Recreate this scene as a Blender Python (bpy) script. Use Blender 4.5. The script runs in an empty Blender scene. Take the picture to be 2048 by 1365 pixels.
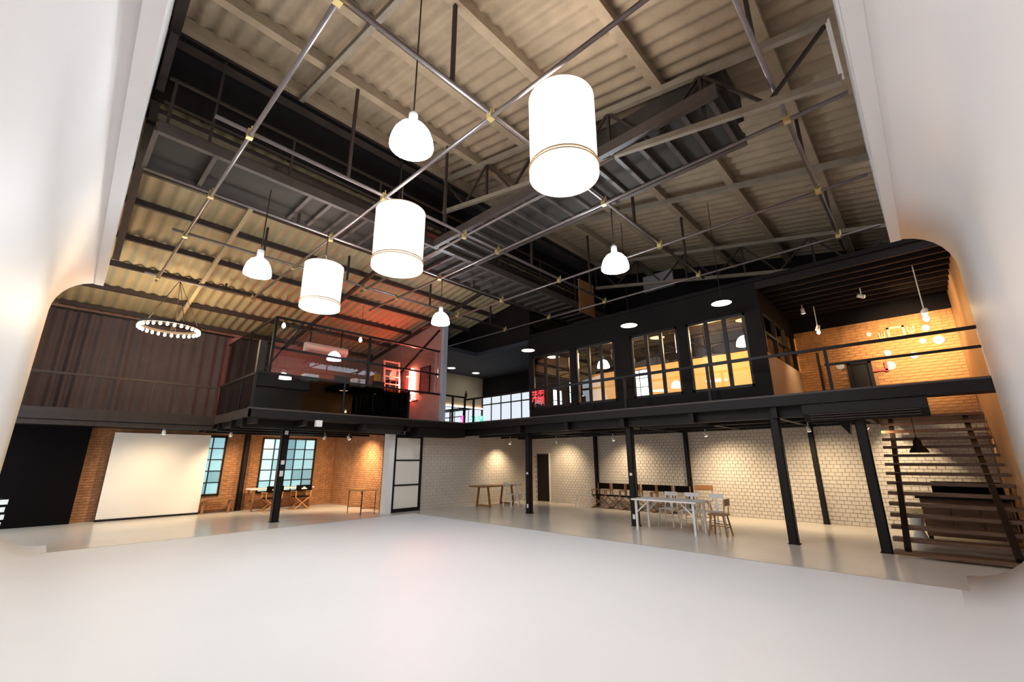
import bpy, math, random
from mathutils import Vector, Matrix
random.seed(7)
PI = math.pi
scn = bpy.context.scene
COL = scn.collection

# ------------------------------------------------------------------ camera
CAM_H = 1.75
yaw, pitch, roll = -0.75778923, 0.26732555, -0.00379706
cd = bpy.data.cameras.new('camera'); cam = bpy.data.objects.new('camera', cd); COL.objects.link(cam)
fw = Vector((math.sin(yaw)*math.cos(pitch), math.cos(yaw)*math.cos(pitch), math.sin(pitch)))
rt = Vector((math.cos(yaw), -math.sin(yaw), 0)); up = rt.cross(fw)
r2 = math.cos(roll)*rt + math.sin(roll)*up; u2 = -math.sin(roll)*rt + math.cos(roll)*up
m3 = Matrix((r2, u2, -fw)).transposed()
cam.matrix_world = Matrix.Translation((0, 0, CAM_H)) @ m3.to_4x4()
cd.sensor_width = 36.0; cd.lens = 36.0*863.53/2048.0; cd.clip_start = 0.02; cd.clip_end = 200
scn.camera = cam

# ------------------------------------------------------------------ world and exposure
w = bpy.data.worlds.new('world'); scn.world = w; w.use_nodes = True
bg = w.node_tree.nodes['Background']; bg.inputs[0].default_value = (0.80, 0.90, 1.0, 1); bg.inputs[1].default_value = 1.0
vs = scn.view_settings
vs.view_transform = 'Standard'; vs.look = 'None'; vs.gamma = 1.0; vs.use_curve_mapping = False
vs.exposure = 1.2
scn.cycles.use_denoising = True
scn.cycles.max_bounces = 10; scn.cycles.diffuse_bounces = 6; scn.cycles.transparent_max_bounces = 12
scn.cycles.sample_clamp_indirect = 6.0

# ------------------------------------------------------------------ materials
def mat(name, col, rough=0.6, metal=0.0, noise=0.0, nscale=8.0, bump=0.0, bscale=30.0, emit=None, estr=0.0, coat=0.0, spec=None):
    m = bpy.data.materials.new(name); m.use_nodes = True
    nt = m.node_tree; b = nt.nodes['Principled BSDF']
    b.inputs['Base Color'].default_value = (*col, 1)
    b.inputs['Roughness'].default_value = rough; b.inputs['Metallic'].default_value = metal
    if spec is not None: b.inputs['Specular IOR Level'].default_value = spec
    if coat: b.inputs['Coat Weight'].default_value = coat; b.inputs['Coat Roughness'].default_value = 0.08
    tc = None
    if noise or bump:
        tc = nt.nodes.new('ShaderNodeTexCoord')
    if noise:
        n = nt.nodes.new('ShaderNodeTexNoise'); n.inputs['Scale'].default_value = nscale; n.inputs['Detail'].default_value = 4
        nt.links.new(tc.outputs['Object'], n.inputs['Vector'])
        r = nt.nodes.new('ShaderNodeMapRange'); r.inputs['From Min'].default_value = 0.3; r.inputs['From Max'].default_value = 0.7
        r.inputs['To Min'].default_value = 1-noise; r.inputs['To Max'].default_value = 1+noise
        nt.links.new(n.outputs['Fac'], r.inputs['Value'])
        mx = nt.nodes.new('ShaderNodeVectorMath'); mx.operation = 'SCALE'; mx.inputs[0].default_value = col
        nt.links.new(r.outputs[0], mx.inputs['Scale']); nt.links.new(mx.outputs[0], b.inputs['Base Color'])
    if bump:
        n2 = nt.nodes.new('ShaderNodeTexNoise'); n2.inputs['Scale'].default_value = bscale; n2.inputs['Detail'].default_value = 5
        nt.links.new(tc.outputs['Object'], n2.inputs['Vector'])
        bp = nt.nodes.new('ShaderNodeBump'); bp.inputs['Strength'].default_value = bump; bp.inputs['Distance'].default_value = 0.03
        nt.links.new(n2.outputs['Fac'], bp.inputs['Height']); nt.links.new(bp.outputs[0], b.inputs['Normal'])
    if emit:
        b.inputs['Emission Color'].default_value = (*emit, 1); b.inputs['Emission Strength'].default_value = estr
    return m

def wood(name, c1, c2, rough=0.5, scale=3.0, axis='X'):
    m = bpy.data.materials.new(name); m.use_nodes = True
    nt = m.node_tree; b = nt.nodes['Principled BSDF']; b.inputs['Roughness'].default_value = rough
    tc = nt.nodes.new('ShaderNodeTexCoord'); mp = nt.nodes.new('ShaderNodeMapping')
    s = [18, 18, 18]; s['XYZ'.index(axis)] = 1.2; mp.inputs['Scale'].default_value = s
    n = nt.nodes.new('ShaderNodeTexNoise'); n.inputs['Scale'].default_value = scale; n.inputs['Detail'].default_value = 5
    cr = nt.nodes.new('ShaderNodeValToRGB'); cr.color_ramp.elements[0].position = 0.35; cr.color_ramp.elements[1].position = 0.68
    cr.color_ramp.elements[0].color = (*c1, 1); cr.color_ramp.elements[1].color = (*c2, 1)
    nt.links.new(tc.outputs['Object'], mp.inputs[0]); nt.links.new(mp.outputs[0], n.inputs['Vector'])
    nt.links.new(n.outputs['Fac'], cr.inputs[0]); nt.links.new(cr.outputs[0], b.inputs['Base Color'])
    return m

def emis(name, col, s):
    m = bpy.data.materials.new(name); m.use_nodes = True
    nt = m.node_tree; nt.nodes.clear()
    e = nt.nodes.new('ShaderNodeEmission'); e.inputs[0].default_value = (*col, 1); e.inputs[1].default_value = s
    o = nt.nodes.new('ShaderNodeOutputMaterial'); nt.links.new(e.outputs[0], o.inputs[0]); return m

def glass(name, tint=(1, 1, 1), refl=1.0, rough=0.0):
    m = bpy.data.materials.new(name); m.use_nodes = True
    nt = m.node_tree; nt.nodes.clear()
    t = nt.nodes.new('ShaderNodeBsdfTransparent'); t.inputs[0].default_value = (*tint, 1)
    g = nt.nodes.new('ShaderNodeBsdfGlossy'); g.inputs['Roughness'].default_value = rough
    f = nt.nodes.new('ShaderNodeFresnel'); f.inputs[0].default_value = 1.5
    mu = nt.nodes.new('ShaderNodeMath'); mu.operation = 'MULTIPLY'; mu.inputs[1].default_value = refl; mu.use_clamp = True
    mx = nt.nodes.new('ShaderNodeMixShader'); o = nt.nodes.new('ShaderNodeOutputMaterial')
    nt.links.new(f.outputs[0], mu.inputs[0]); nt.links.new(mu.outputs[0], mx.inputs[0])
    nt.links.new(t.outputs[0], mx.inputs[1]); nt.links.new(g.outputs[0], mx.inputs[2]); nt.links.new(mx.outputs[0], o.inputs[0])
    return m

M = {}
M['cyc'] = mat('cyclorama paint', (0.80, 0.785, 0.785), 0.5, noise=0.015, nscale=0.6)
M['cycfloor'] = mat('cyclorama floor paint', (0.80, 0.785, 0.785), 0.5, noise=0.015, nscale=0.6)
M['floor'] = mat('polished resin floor', (0.62, 0.56, 0.49), 0.22, noise=0.05, nscale=0.7)
M['joint'] = mat('floor joint', (0.42, 0.38, 0.32), 0.6)
M['foam'] = mat('sprayed roof foam', (0.245, 0.180, 0.113), 0.9, noise=0.14, nscale=2.5, bump=0.55, bscale=9)
M['foamdark'] = mat('sprayed steel', (0.19, 0.155, 0.11), 0.85, noise=0.12, nscale=4, bump=0.4, bscale=12)
M['sheet'] = mat('fibre cement sheet', (0.30, 0.238, 0.130), 0.85, noise=0.10, nscale=1.5, bump=0.15, bscale=14)
M['brownsteel'] = mat('brown painted steel', (0.032, 0.022, 0.018), 0.55, noise=0.15, nscale=6, spec=0.25)
M['pipe'] = mat('galvanised pipe', (0.20, 0.165, 0.155), 0.38, metal=0.7, noise=0.12, nscale=5)
M['clamp'] = mat('brass clamp', (0.62, 0.47, 0.20), 0.4, metal=0.6)
M['black'] = mat('black painted steel', (0.009, 0.0068, 0.0064), 0.45, spec=0.22)
M['blackwall'] = mat('black painted wall', (0.008, 0.0056, 0.0054), 0.75, noise=0.2, nscale=2, spec=0.15)
M['darkbrown'] = mat('dark brown paint', (0.012, 0.008, 0.0065), 0.6, spec=0.2)
M['decksteel'] = mat('catwalk steel', (0.050, 0.036, 0.030), 0.55, noise=0.15, nscale=4)
M['deckboard'] = mat('catwalk board', (0.024, 0.017, 0.012), 0.9, noise=0.2, nscale=2)
M['curtain'] = mat('plum grey curtain', (0.056, 0.041, 0.043), 0.95, noise=0.1, nscale=3)
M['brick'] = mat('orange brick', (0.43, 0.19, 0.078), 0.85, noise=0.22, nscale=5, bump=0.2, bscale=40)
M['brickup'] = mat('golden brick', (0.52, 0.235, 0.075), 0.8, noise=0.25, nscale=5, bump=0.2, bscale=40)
M['mortar'] = mat('brick mortar', (0.36, 0.17, 0.07), 0.95, noise=0.1, nscale=6)
M['wbrick'] = mat('white painted brick', (0.56, 0.50, 0.43), 0.6, noise=0.05, nscale=3, bump=0.08, bscale=30)
M['wmortar'] = mat('white brick joint', (0.36, 0.31, 0.255), 0.9)
M['woodwall'] = wood('plywood wall', (0.50, 0.25, 0.10), (0.62, 0.34, 0.15), 0.6, 2.0, 'Z')
M['tread'] = wood('dark stair timber', (0.075, 0.032, 0.014), (0.15, 0.070, 0.030), 0.45, 3.0, 'X')
M['brown'] = wood('brown timber', (0.20, 0.085, 0.03), (0.33, 0.15, 0.055), 0.45, 3.0, 'Y')
M['orangewood'] = wood('orange beech', (0.50, 0.21, 0.055), (0.66, 0.31, 0.10), 0.45, 3.0, 'Z')
M['panelwood'] = wood('orange plywood', (0.30, 0.12, 0.04), (0.40, 0.18, 0.06), 0.6, 2.0, 'Z')
M['darkwood'] = wood('walnut cabinet', (0.10, 0.045, 0.018), (0.17, 0.08, 0.035), 0.5, 3.0, 'X')
M['whitemetal'] = mat('white metal', (0.74, 0.72, 0.69), 0.4)
M['whiteplastic'] = mat('white plastic', (0.78, 0.77, 0.75), 0.4)
M['offwhite'] = mat('cream board', (0.80, 0.74, 0.66), 0.6, noise=0.02, nscale=1)
M['pinkwall'] = mat('mauve painted wall', (0.30, 0.17, 0.15), 0.8, noise=0.05, nscale=2)
M['beige'] = mat('beige painted panel', (0.52, 0.38, 0.24), 0.8, noise=0.04)
M['orangewall'] = mat('ochre painted wall', (0.78, 0.44, 0.16), 0.8, noise=0.06, nscale=1.5)
M['navy'] = mat('dark navy ceiling', (0.018, 0.020, 0.028), 0.8)
M['fabric'] = mat('black canvas', (0.006, 0.0045, 0.0045), 0.95, spec=0.05)
M['glass'] = glass('clear window glass', (0.96, 0.97, 0.97), 1.6)
M['darkglass'] = glass('smoked railing glass', (0.22, 0.21, 0.20), 1.2)
M['tealpane'] = mat('frosted teal window pane', (0.16, 0.30, 0.34), 0.18, emit=(0.30, 0.55, 0.64), estr=0.40)
M['tealpane2'] = mat('pale frosted window pane', (0.25, 0.38, 0.42), 0.18, emit=(0.42, 0.62, 0.70), estr=0.52)
M['tealpane3'] = mat('deep teal window pane', (0.10, 0.20, 0.24), 0.15, emit=(0.22, 0.42, 0.50), estr=0.32)
M['daypane'] = emis('daylit window pane', (0.84, 0.91, 1.0), 0.42)
M['daypane2'] = emis('bright daylit pane', (0.80, 0.95, 1.0), 2.4)
M['drum'] = emis('lit fabric drum', (1.0, 0.85, 0.72), 0.95)
M['drumbot'] = emis('lit drum diffuser', (1.0, 0.92, 0.87), 11.0)
M['drumrim'] = mat('drum hoop', (0.30, 0.19, 0.09), 0.5)
M['dome'] = emis('lit prismatic dome', (0.80, 0.91, 1.0), 30.0)
M['domebot'] = emis('high bay lamp opening', (0.74, 0.88, 1.0), 42.0)
M['warmbulb'] = emis('warm bulb', (1.0, 0.74, 0.42), 32.0)
M['warmdisc'] = emis('warm pendant disc', (1.0, 0.74, 0.46), 5.0)
M['spotface'] = emis('warm spot lens', (1.0, 0.80, 0.52), 9.0)
M['cooldisc'] = emis('cool downlight lens', (0.80, 0.95, 1.0), 8.0)
M['led'] = emis('warm led strip', (1.0, 0.78, 0.55), 3.0)
M['neonred'] = emis('red neon tube', (1.0, 0.10, 0.07), 16.0)
M['neoncore'] = emis('hot neon tube', (1.0, 0.36, 0.24), 22.0)
M['neonsign'] = emis('red sign tube', (1.0, 0.05, 0.06), 1.0)
M['neonpink'] = emis('pink neon tube', (1.0, 0.04, 0.22), 1.6)
M['neongreen'] = emis('green neon tube', (0.04, 0.42, 0.26), 1.0)
M['signwhite'] = emis('lit sign white', (0.9, 0.95, 0.95), 1.0)
M['china'] = mat('glazed china', (0.60, 0.58, 0.54), 0.2)
M['chinablue'] = mat('painted china centre', (0.45, 0.50, 0.50), 0.25)
M['gold'] = mat('gilded frame', (0.85, 0.65, 0.30), 0.35)
M['redpaint'] = mat('red paint', (0.62, 0.05, 0.03), 0.5)
M['yellow'] = mat('yellow card', (0.75, 0.42, 0.03), 0.5)
M['orangebook'] = mat('orange cover', (0.70, 0.28, 0.10), 0.6)
M['acblack'] = mat('charcoal plastic', (0.014, 0.0115, 0.0115), 0.4, spec=0.25)
M['alum'] = mat('aluminium', (0.62, 0.60, 0.58), 0.35, metal=0.6)
M['silver'] = mat('silver post', (0.55, 0.56, 0.60), 0.3, metal=0.7)
M['steelgrey'] = mat('grey blue post', (0.30, 0.32, 0.36), 0.5)
M['art'] = mat('dark print', (0.10, 0.04, 0.045), 0.6, noise=0.5, nscale=3)
M['paper'] = mat('white sticker', (0.80, 0.76, 0.76), 0.6)
M['greyboard'] = mat('pale grey panel', (0.40, 0.36, 0.38), 0.6)

# ------------------------------------------------------------------ mesh helpers
WL = {}
class MB:
    def __init__(s): s.v = []; s.f = []
    def box(s, x0, x1, y0, y1, z0, z1):
        b = len(s.v)
        s.v += [(x0,y0,z0),(x1,y0,z0),(x1,y1,z0),(x0,y1,z0),(x0,y0,z1),(x1,y0,z1),(x1,y1,z1),(x0,y1,z1)]
        s.f += [tuple(b+i for i in q) for q in ((3,2,1,0),(4,5,6,7),(0,1,5,4),(1,2,6,5),(2,3,7,6),(3,0,4,7))]
        return s
    def beam(s, p, q, w, h=None, upv=(0,0,1)):
        # rectangular bar from p to q, w across, h along upv
        h = h or w; p = Vector(p); q = Vector(q); d = (q-p).normalized(); u = Vector(upv)
        if abs(d.dot(u)) > 0.98: u = Vector((1,0,0))
        a = d.cross(u).normalized(); c = a.cross(d).normalized()
        b = len(s.v)
        for e in (p, q):
            for i, j in ((-1,-1),(1,-1),(1,1),(-1,1)): s.v.append(tuple(e + a*(i*w/2) + c*(j*h/2)))
        s.f += [tuple(b+i for i in t) for t in ((3,2,1,0),(4,5,6,7),(0,1,5,4),(1,2,6,5),(2,3,7,6),(3,0,4,7))]
        return s
    def tube(s, p, q, r, n=8, r2=None):
        p = Vector(p); q = Vector(q); d = (q-p).normalized(); u = Vector((0,0,1))
        if abs(d.dot(u)) > 0.98: u = Vector((1,0,0))
        a = d.cross(u).normalized(); c = a.cross(d).normalized(); r2 = r if r2 is None else r2
        b = len(s.v)
        for e, rr in ((p, r), (q, r2)):
            for i in range(n):
                t = 2*PI*i/n; s.v.append(tuple(e + a*(rr*math.cos(t)) + c*(rr*math.sin(t))))
        for i in range(n):
            j = (i+1) % n; s.f.append((b+i, b+j, b+n+j, b+n+i))
        s.f.append(tuple(b+n-1-i for i in range(n))); s.f.append(tuple(b+n+i for i in range(n)))
        return s
    def path(s, pts, r, n=6):
        for a, b in zip(pts, pts[1:]): s.tube(a, b, r, n)
        return s
    def lathe(s, prof, n=24, c=(0,0,0), cap0=False, cap1=False):
        b = len(s.v)
        for rr, z in prof:
            for i in range(n):
                t = 2*PI*i/n; s.v.append((c[0]+rr*math.cos(t), c[1]+rr*math.sin(t), c[2]+z))
        for k in range(len(prof)-1):
            for i in range(n):
                j = (i+1) % n; s.f.append((b+k*n+i, b+k*n+j, b+(k+1)*n+j, b+(k+1)*n+i))
        if cap0: s.f.append(tuple(b+n-1-i for i in range(n)))
        if cap1: s.f.append(tuple(b+(len(prof)-1)*n+i for i in range(n)))
        return s
    def prism(s, poly, axis, a0, a1):
        # poly: 2D points in the other two axes (cyclic order), extruded along axis
        b = len(s.v); n = len(poly)
        for a in (a0, a1):
            for u, v in poly:
                s.v.append({'x': (a,u,v), 'y': (u,a,v), 'z': (u,v,a)}[axis])
        for i in range(n):
            j = (i+1) % n; s.f.append((b+i, b+j, b+n+j, b+n+i))
        s.f.append(tuple(b+n-1-i for i in range(n))); s.f.append(tuple(b+n+i for i in range(n)))
        return s
    def build(s, name, m, parent=None, smooth=False):
        off = Vector((0,0,0))
        if parent is not None: off = WL.get(parent.name, Vector((0,0,0)))
        me = bpy.data.meshes.new(name)
        me.from_pydata([tuple(Vector(v)-off) for v in s.v], [], s.f); me.update()
        if smooth: me.polygons.foreach_set('use_smooth', [True]*len(me.polygons))
        me.materials.append(M[m] if isinstance(m, str) else m)
        o = bpy.data.objects.new(name, me); COL.objects.link(o)
        if parent is not None:
            o.parent = parent; WL[o.name] = off
        else: WL[o.name] = Vector((0,0,0))
        return o

def tag(o, label, cat, group=None, kind=None):
    o['label'] = label
    if cat: o['category'] = cat
    if group: o['group'] = group
    if kind: o['kind'] = kind
    return o
def thing(name, label, cat, loc=(0,0,0), group=None, kind=None, rz=0.0):
    o = bpy.data.objects.new(name, None); COL.objects.link(o); o.location = loc; o.empty_display_size = 0.2
    o.rotation_euler = (0, 0, rz); WL[o.name] = Vector(loc)
    return tag(o, label, cat, group, kind)
def struct(o, label=None):
    o['kind'] = 'structure'
    if label: o['label'] = label
    return o
def dup(root, loc, rz, label):
    r = root.copy(); COL.objects.link(r); r.location = loc; r.rotation_euler = (0, 0, rz); r['label'] = label
    for ch in list(root.children):
        c = ch.copy(); COL.objects.link(c); c.parent = r
        for g in list(ch.children):
            d = g.copy(); COL.objects.link(d); d.parent = c
    return r
def light(name, kind, loc, energy, col, parent=None, size=0.1, spot=None, blend=0.5, aim=None):
    l = bpy.data.lights.new(name, kind); l.energy = energy; l.color = col
    if kind in ('POINT', 'SPOT'): l.shadow_soft_size = size
    if kind == 'SPOT': l.spot_size = spot; l.spot_blend = blend
    if kind == 'AREA': l.size = size
    o = bpy.data.objects.new(name, l); COL.objects.link(o); o.location = loc
    if aim is not None:
        o.rotation_euler = (Vector(aim)-Vector(loc)).to_track_quat('-Z', 'Y').to_euler()
    return o

CAM = Vector((0, 0, CAM_H))
BRICKMESH = {}
def bricks(parent, axis, plane, out, u0, u1, z0, z1, bl, bh, gap, depth, m, nparts, holes=(), jit=0.003):
    """running-bond bricks proud of a wall face; axis 'y': face at y=plane, u is x; axis 'x': face at x=plane, u is y"""
    cells = []
    r = 0; z = z0
    while z + 0.5*bh < z1:
        zt = min(z+bh, z1); u = u0 - (bl/2 if r % 2 else 0)
        while u < u1:
            a = max(u, u0); b = min(u+bl, u1)
            if b-a > 0.04:
                ok = True
                for (ha, hb, za, zb) in holes:
                    if b > ha+0.005 and a < hb-0.005 and zt > za+0.005 and z < zb-0.005: ok = False
                if ok: cells.append((a, b, z, zt))
            u += bl
        z += bh; r += 1
    def c3(c):
        u = (c[0]+c[1])/2; zz = (c[2]+c[3])/2
        return Vector((u, plane, zz)) if axis == 'y' else Vector((plane, u, zz))
    cells.sort(key=lambda c: (c3(c)-CAM).length)
    rest = MB()
    off = WL.get(parent.name, Vector((0,0,0)))
    for k, c in enumerate(cells):
        du = (c[1]-c[0]-gap)/2; dz = (c[3]-c[2]-gap)/2; d = depth + random.uniform(-jit, jit); p = c3(c)
        lo, hi = (0, d*out) if out > 0 else (d*out, 0)
        if k < nparts:
            key = (axis, out, round(du, 3), round(dz, 3), m)
            if key not in BRICKMESH:
                b = MB()
                if axis == 'y': b.box(-du, du, min(0, depth*out), max(0, depth*out), -dz, dz)
                else: b.box(min(0, depth*out), max(0, depth*out), -du, du, -dz, dz)
                me = bpy.data.meshes.new('brick'); me.from_pydata(b.v, [], b.f); me.materials.append(M[m]); BRICKMESH[key] = me
            o = bpy.data.objects.new('brick', BRICKMESH[key]); COL.objects.link(o); o.parent = parent
            j = random.uniform(-jit, jit)
            o.location = p - off + (Vector((0, j, 0)) if axis == 'y' else Vector((j, 0, 0)))
        else:
            if axis == 'y': rest.box(p.x-du, p.x+du, p.y+lo, p.y+hi, p.z-dz, p.z+dz)
            else: rest.box(p.x+lo, p.x+hi, p.y-du, p.y+du, p.z-dz, p.z+dz)
    if rest.v:
        o = rest.build('brick_field', m, parent); o['kind'] = 'stuff'

# ------------------------------------------------------------------ key dimensions
ZM = 3.10                       # mezzanine floor
YR = 11.05                      # right mezzanine edge
XL = -12.96                     # left mezzanine edge
YB = 15.3                       # back wall face
XW = -18.75                     # left wall face
XC = -13.8                      # white cross wall face
def zr(x): return 7.58 - 0.2*x  # right roof slope
def zl(x): return 6.3 + 0.165*(x+19.5)

# ================================================================== STRUCTURE
# floor
fl = MB().box(-19.2, 1.3, -1.2, 16.0, -0.15, 0.0).build('floor', 'floor'); struct(fl, 'glossy pale resin floor of the hall')

# cyclorama: painted floor + two coved walls with a rounded inner corner, one continuous skin
def cyc_profile():
    p = [(0.95, 0.0), (0.87, 0.0)]
    for i in range(1, 9):
        t = PI/2*i/8; p.append((0.87-0.87*math.sin(t), 0.87-0.87*math.cos(t)))
    p.append((0.0, 2.8)); p.append((0.0, 4.75))
    for i in range(1, 9):
        t = PI/2*i/8; p.append((0.70-0.70*math.cos(t), 4.75+0.72*math.sin(t)))
    p.append((0.75, 5.47))
    return p
prof = cyc_profile()
path = []      # (x, y, inward normal)
for y in (10.1, 8, 6, 4, 2, 0.5): path.append(((0.87, y), (-1, 0)))
R = 0.92
for i in range(0, 9):
    t = PI/2*i/8
    path.append(((0.87-R+R*math.cos(t), 0.41-R*math.sin(t)), (-math.cos(t), math.sin(t))))
for x in (-1.5, -4, -7, -10, -12.5, -14.2): path.append(((x, -0.51), (0, 1)))
cy = MB(); npf = len(prof)
TH = 0.06
def lift(i, z):
    k = i/(len(path)-1); top = 5.62 + 0.33*max(0.0, (k-0.3)/0.7)
    return z if z <= 2.8 else 2.8 + (z-2.8)*(top-2.8)/(5.47-2.8)
def yin(x): return -0.10 + 0.0261*(-x)          # inner face of the slightly skewed gable wall
def deep(i, d, z):
    if z <= 4.75: return d
    (px, py), (nx, ny) = path[i]
    f = 1.0 - ny; t = f*0.75 + ny*(yin(px)+0.51)
    return d*t/0.75
for i, ((px, py), (nx, ny)) in enumerate(path):
    for d, z in prof:
        e = deep(i, d, z); cy.v.append((px+nx*e, py+ny*e, lift(i, z)+0.004))
for i, ((px, py), (nx, ny)) in enumerate(path):
    for k, (d, z) in enumerate(prof):
        # back skin, offset outwards
        a = prof[max(0, k-1)]; b = prof[min(npf-1, k+1)]
        tx, tz = b[0]-a[0], b[1]-a[1]; L = math.hypot(tx, tz); ox, oz = -(tz/L), (tx/L)
        d = deep(i, d, z)
        cy.v.append((px+nx*(d+ox*TH), py+ny*(d+ox*TH), max(-0.02, lift(i, z)+TH if z > 4.75 else z-0.02 if z < 0.3 else lift(i, z))))
NP = len(path)
for i in range(NP-1):
    for k in range(npf-1):
        a = i*npf+k; b = (i+1)*npf+k
        cy.f.append((a, b, b+1, a+1))
        A = NP*npf+a; B = NP*npf+b
        cy.f.append((A+1, B+1, B, A))
for i, rev in ((0, False), (NP-1, True)):
    for k in range(npf-1):
        a = i*npf+k; A = NP*npf+a
        q = (a, a+1, A+1, A); cy.f.append(q[::-1] if rev else q)
for i in range(NP-1):
    a = i*npf+npf-1; b = a+npf; cy.f.append((a, b, NP*npf+b, NP*npf+a))
cyc = struct(cy.build('wall_cyclorama', 'cyc', smooth=False), 'white coved cyclorama wall curving into the studio floor')
for p in cyc.data.polygons: p.use_smooth = True
cf = MB()
cf.box(-13.05, -0.08, 0.44, 9.0, -0.01, 0.004)
struct(cf.build('floor_cyclorama', 'cycfloor'), 'white painted floor of the photo studio cove')
struct(MB().box(-0.9, 0.0, 9.0, 10.1, -0.012, 0.0045).build('floor_cyclorama_apron', 'floor'), 'pale floor strip beside the cyclorama cove')
cj = MB(); cj.box(-13.07, 0.0, 9.0, 9.035, -0.01, 0.006); cj.box(-13.085, -13.05, 0.36, 9.035, -0.01, 0.006)
struct(cj.build('trim_1', 'joint'), 'thin grey edge strip round the white studio floor')
# upper walls above the cove soffits
struct(MB().box(0.12, 0.27, 0.1, 10.1, 5.6, 7.58).build('wall_right', 'cyc'), 'white upper wall over the right cove')
gp = [(0.27, 5.62), (0.27, zr(0.27)), (-8.0, zr(-8.0)), (-8.0, 9.55), (-9.3, 9.55), (-9.3, zl(-9.3)), (-14.2, zl(-14.2)), (-14.2, 5.93)]
gw = MB().prism([(x, z) for x, z in gp], 'y', 0.0, 1.0)
gw.v = [(x, yin(x) - (0.0 if y > 0.5 else 0.16), z) for x, y, z in gw.v]
struct(gw.build('wall_front', 'cyc'), 'white upper gable wall over the left cove')

# roof sheets
def sheet(name, xs, zf, y0, y1, m, label, per=0.28, amp=0.034):
    b = MB(); n = int((y1-y0)/per*8)
    for x in xs:
        for i in range(n+1):
            y = y0+(y1-y0)*i/n; b.v.append((x, y, zf(x)+amp*math.sin(2*PI*y/per)))
    for k in range(len(xs)-1):
        for i in range(n):
            a = k*(n+1)+i; b.f.append((a, a+1, a+n+2, a+n+1))
    nv = len(b.v)
    for v in list(b.v): b.v.append((v[0], v[1], v[2]+0.03))
    for q in list(b.f): b.f.append(tuple(i+nv for i in q[::-1]))
    return struct(b.build(name, m, smooth=True), label)
ceR = sheet('ceiling_right', [0.45, -2, -4, -6, -8.2], zr, -0.9, 15.45, 'foam', 'tan sprayed corrugated roof slope above the lamps')
ceL = sheet('ceiling_left', [-8.84, -12, -15, -17, -19.1], zl, -0.9, 15.45, 'sheet', 'yellowish corrugated roof slope over the curtain')
for x in (-0.69, -2.26, -3.84, -5.33, -6.84, -8.1):
    MB().box(x-0.075, x+0.075, yin(x)+0.01, 15.3, zr(x)-0.24, zr(x)-0.02).build('purlin', 'foam', ceR)
for x in (-18.3, -16.75, -15.18, -13.69, -12.1, -10.9, -9.3):
    MB().box(x-0.045, x+0.045, -0.5, 15.3, zl(x)-0.17, zl(x)-0.03).build('purlin', 'brownsteel', ceL)
# ridge clerestory
cl = MB(); cl.box(-8.86, -8.78, -0.6, 15.4, 7.9, 9.45)
clo = struct(cl.build('wall_clerestory', 'blackwall'), 'black boarded clerestory between the roof slopes')
MB().box(-9.25, -8.05, -0.6, 15.4, 9.42, 9.5).build('cover', 'blackwall', clo)
MB().box(-8.3, -8.12, 0.1, 15.3, 9.0, 9.12).build('edge_beam', 'brownsteel', clo)
MB().box(-8.55, -8.42, 0.24, 15.3, 8.92, 9.0).build('edge_beam', 'decksteel', clo)
MB().box(-9.25, -9.05, 0.24, 15.3, 7.82, 7.92).build('edge_beam', 'decksteel', clo)
for y in [0.9+1.55*i for i in range(10)]:
    MB().box(-8.9, -8.84, y-0.03, y+0.03, 7.9, 9.42).build('post', 'brownsteel', clo)

# walls --------------------------------------------------------------
# left brick wall (ground) with window openings
wl = struct(MB().box(XW-0.25, XW-0.02, -1.2, 9.0, 0, 3.0).build('wall_left', 'mortar'), 'orange brick wall under the left mezzanine')
W1 = (2.62, 4.6, 0.55, 2.6); W2 = (5.8, 7.85, 0.55, 2.6)
bricks(wl, 'x', XW-0.02, 1, -1.2, 8.7, 0.0, 3.0, 0.25, 0.08, 0.012, 0.02, 'brick', 0, holes=[W1, W2])
wlu = struct(MB().box(XW-0.25, XW, -1.2, 10.2, 3.0, 6.6).build('wall_left_upper', 'pinkwall'), 'mauve upper wall at the left end of the hall')
wm = struct(MB().box(XW, -14.02, 8.72, 8.95, 0, 3.0).build('wall_middle', 'mortar'), 'warm lit brick wall beside the black framed panel door')
bricks(wm, 'y', 8.72, -1, XW, -14.02, 0.0, 2.95, 0.25, 0.08, 0.012, 0.02, 'brick', 0)
struct(MB().box(-14.06, -13.72, 8.28, 8.5, 0, 2.72).build('trim_2', 'whiteplastic'), 'white door jamb at the end of the brick wall')
struct(MB().box(-14.1, -14.06, 8.28, 8.72, 0, 2.72).build('trim_3', 'black'), 'thin black edge trim between brick and white jamb')
wc = struct(MB().box(XC-0.2, XC-0.012, 8.5, YB+0.2, 0, 2.95).build('wall_cross', 'wmortar'), 'white painted brick cross wall')
bricks(wc, 'x', XC-0.012, 1, 9.68, YB, 0.0, 2.9, 0.30, 0.115, 0.008, 0.012, 'wbrick', 0)
wb = struct(MB().box(XC-0.2, 1.3, YB+0.012, YB+0.25, 0, 3.05).build('wall_back', 'wmortar'), 'white painted brick back wall under the mezzanine')
DOOR = (-12.95, -12.28, 0.0, 1.98)
bricks(wb, 'y', YB+0.012, -1, XC, 0.98, 0.0, 3.0, 0.16, 0.105, 0.013, 0.016, 'wbrick', 300, holes=[DOOR, (-1.0, 1.0, 2.72, 3.2)])
d2 = struct(MB().box(-12.95, -12.28, YB-0.01, YB+0.05, 0, 1.96).build('door_2', 'darkbrown'), 'dark doorway in the white back wall')
MB().box(-12.28, -12.22, YB-0.03, YB+0.05, 0, 2.0).build('door_frame', 'offwhite', d2)
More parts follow.
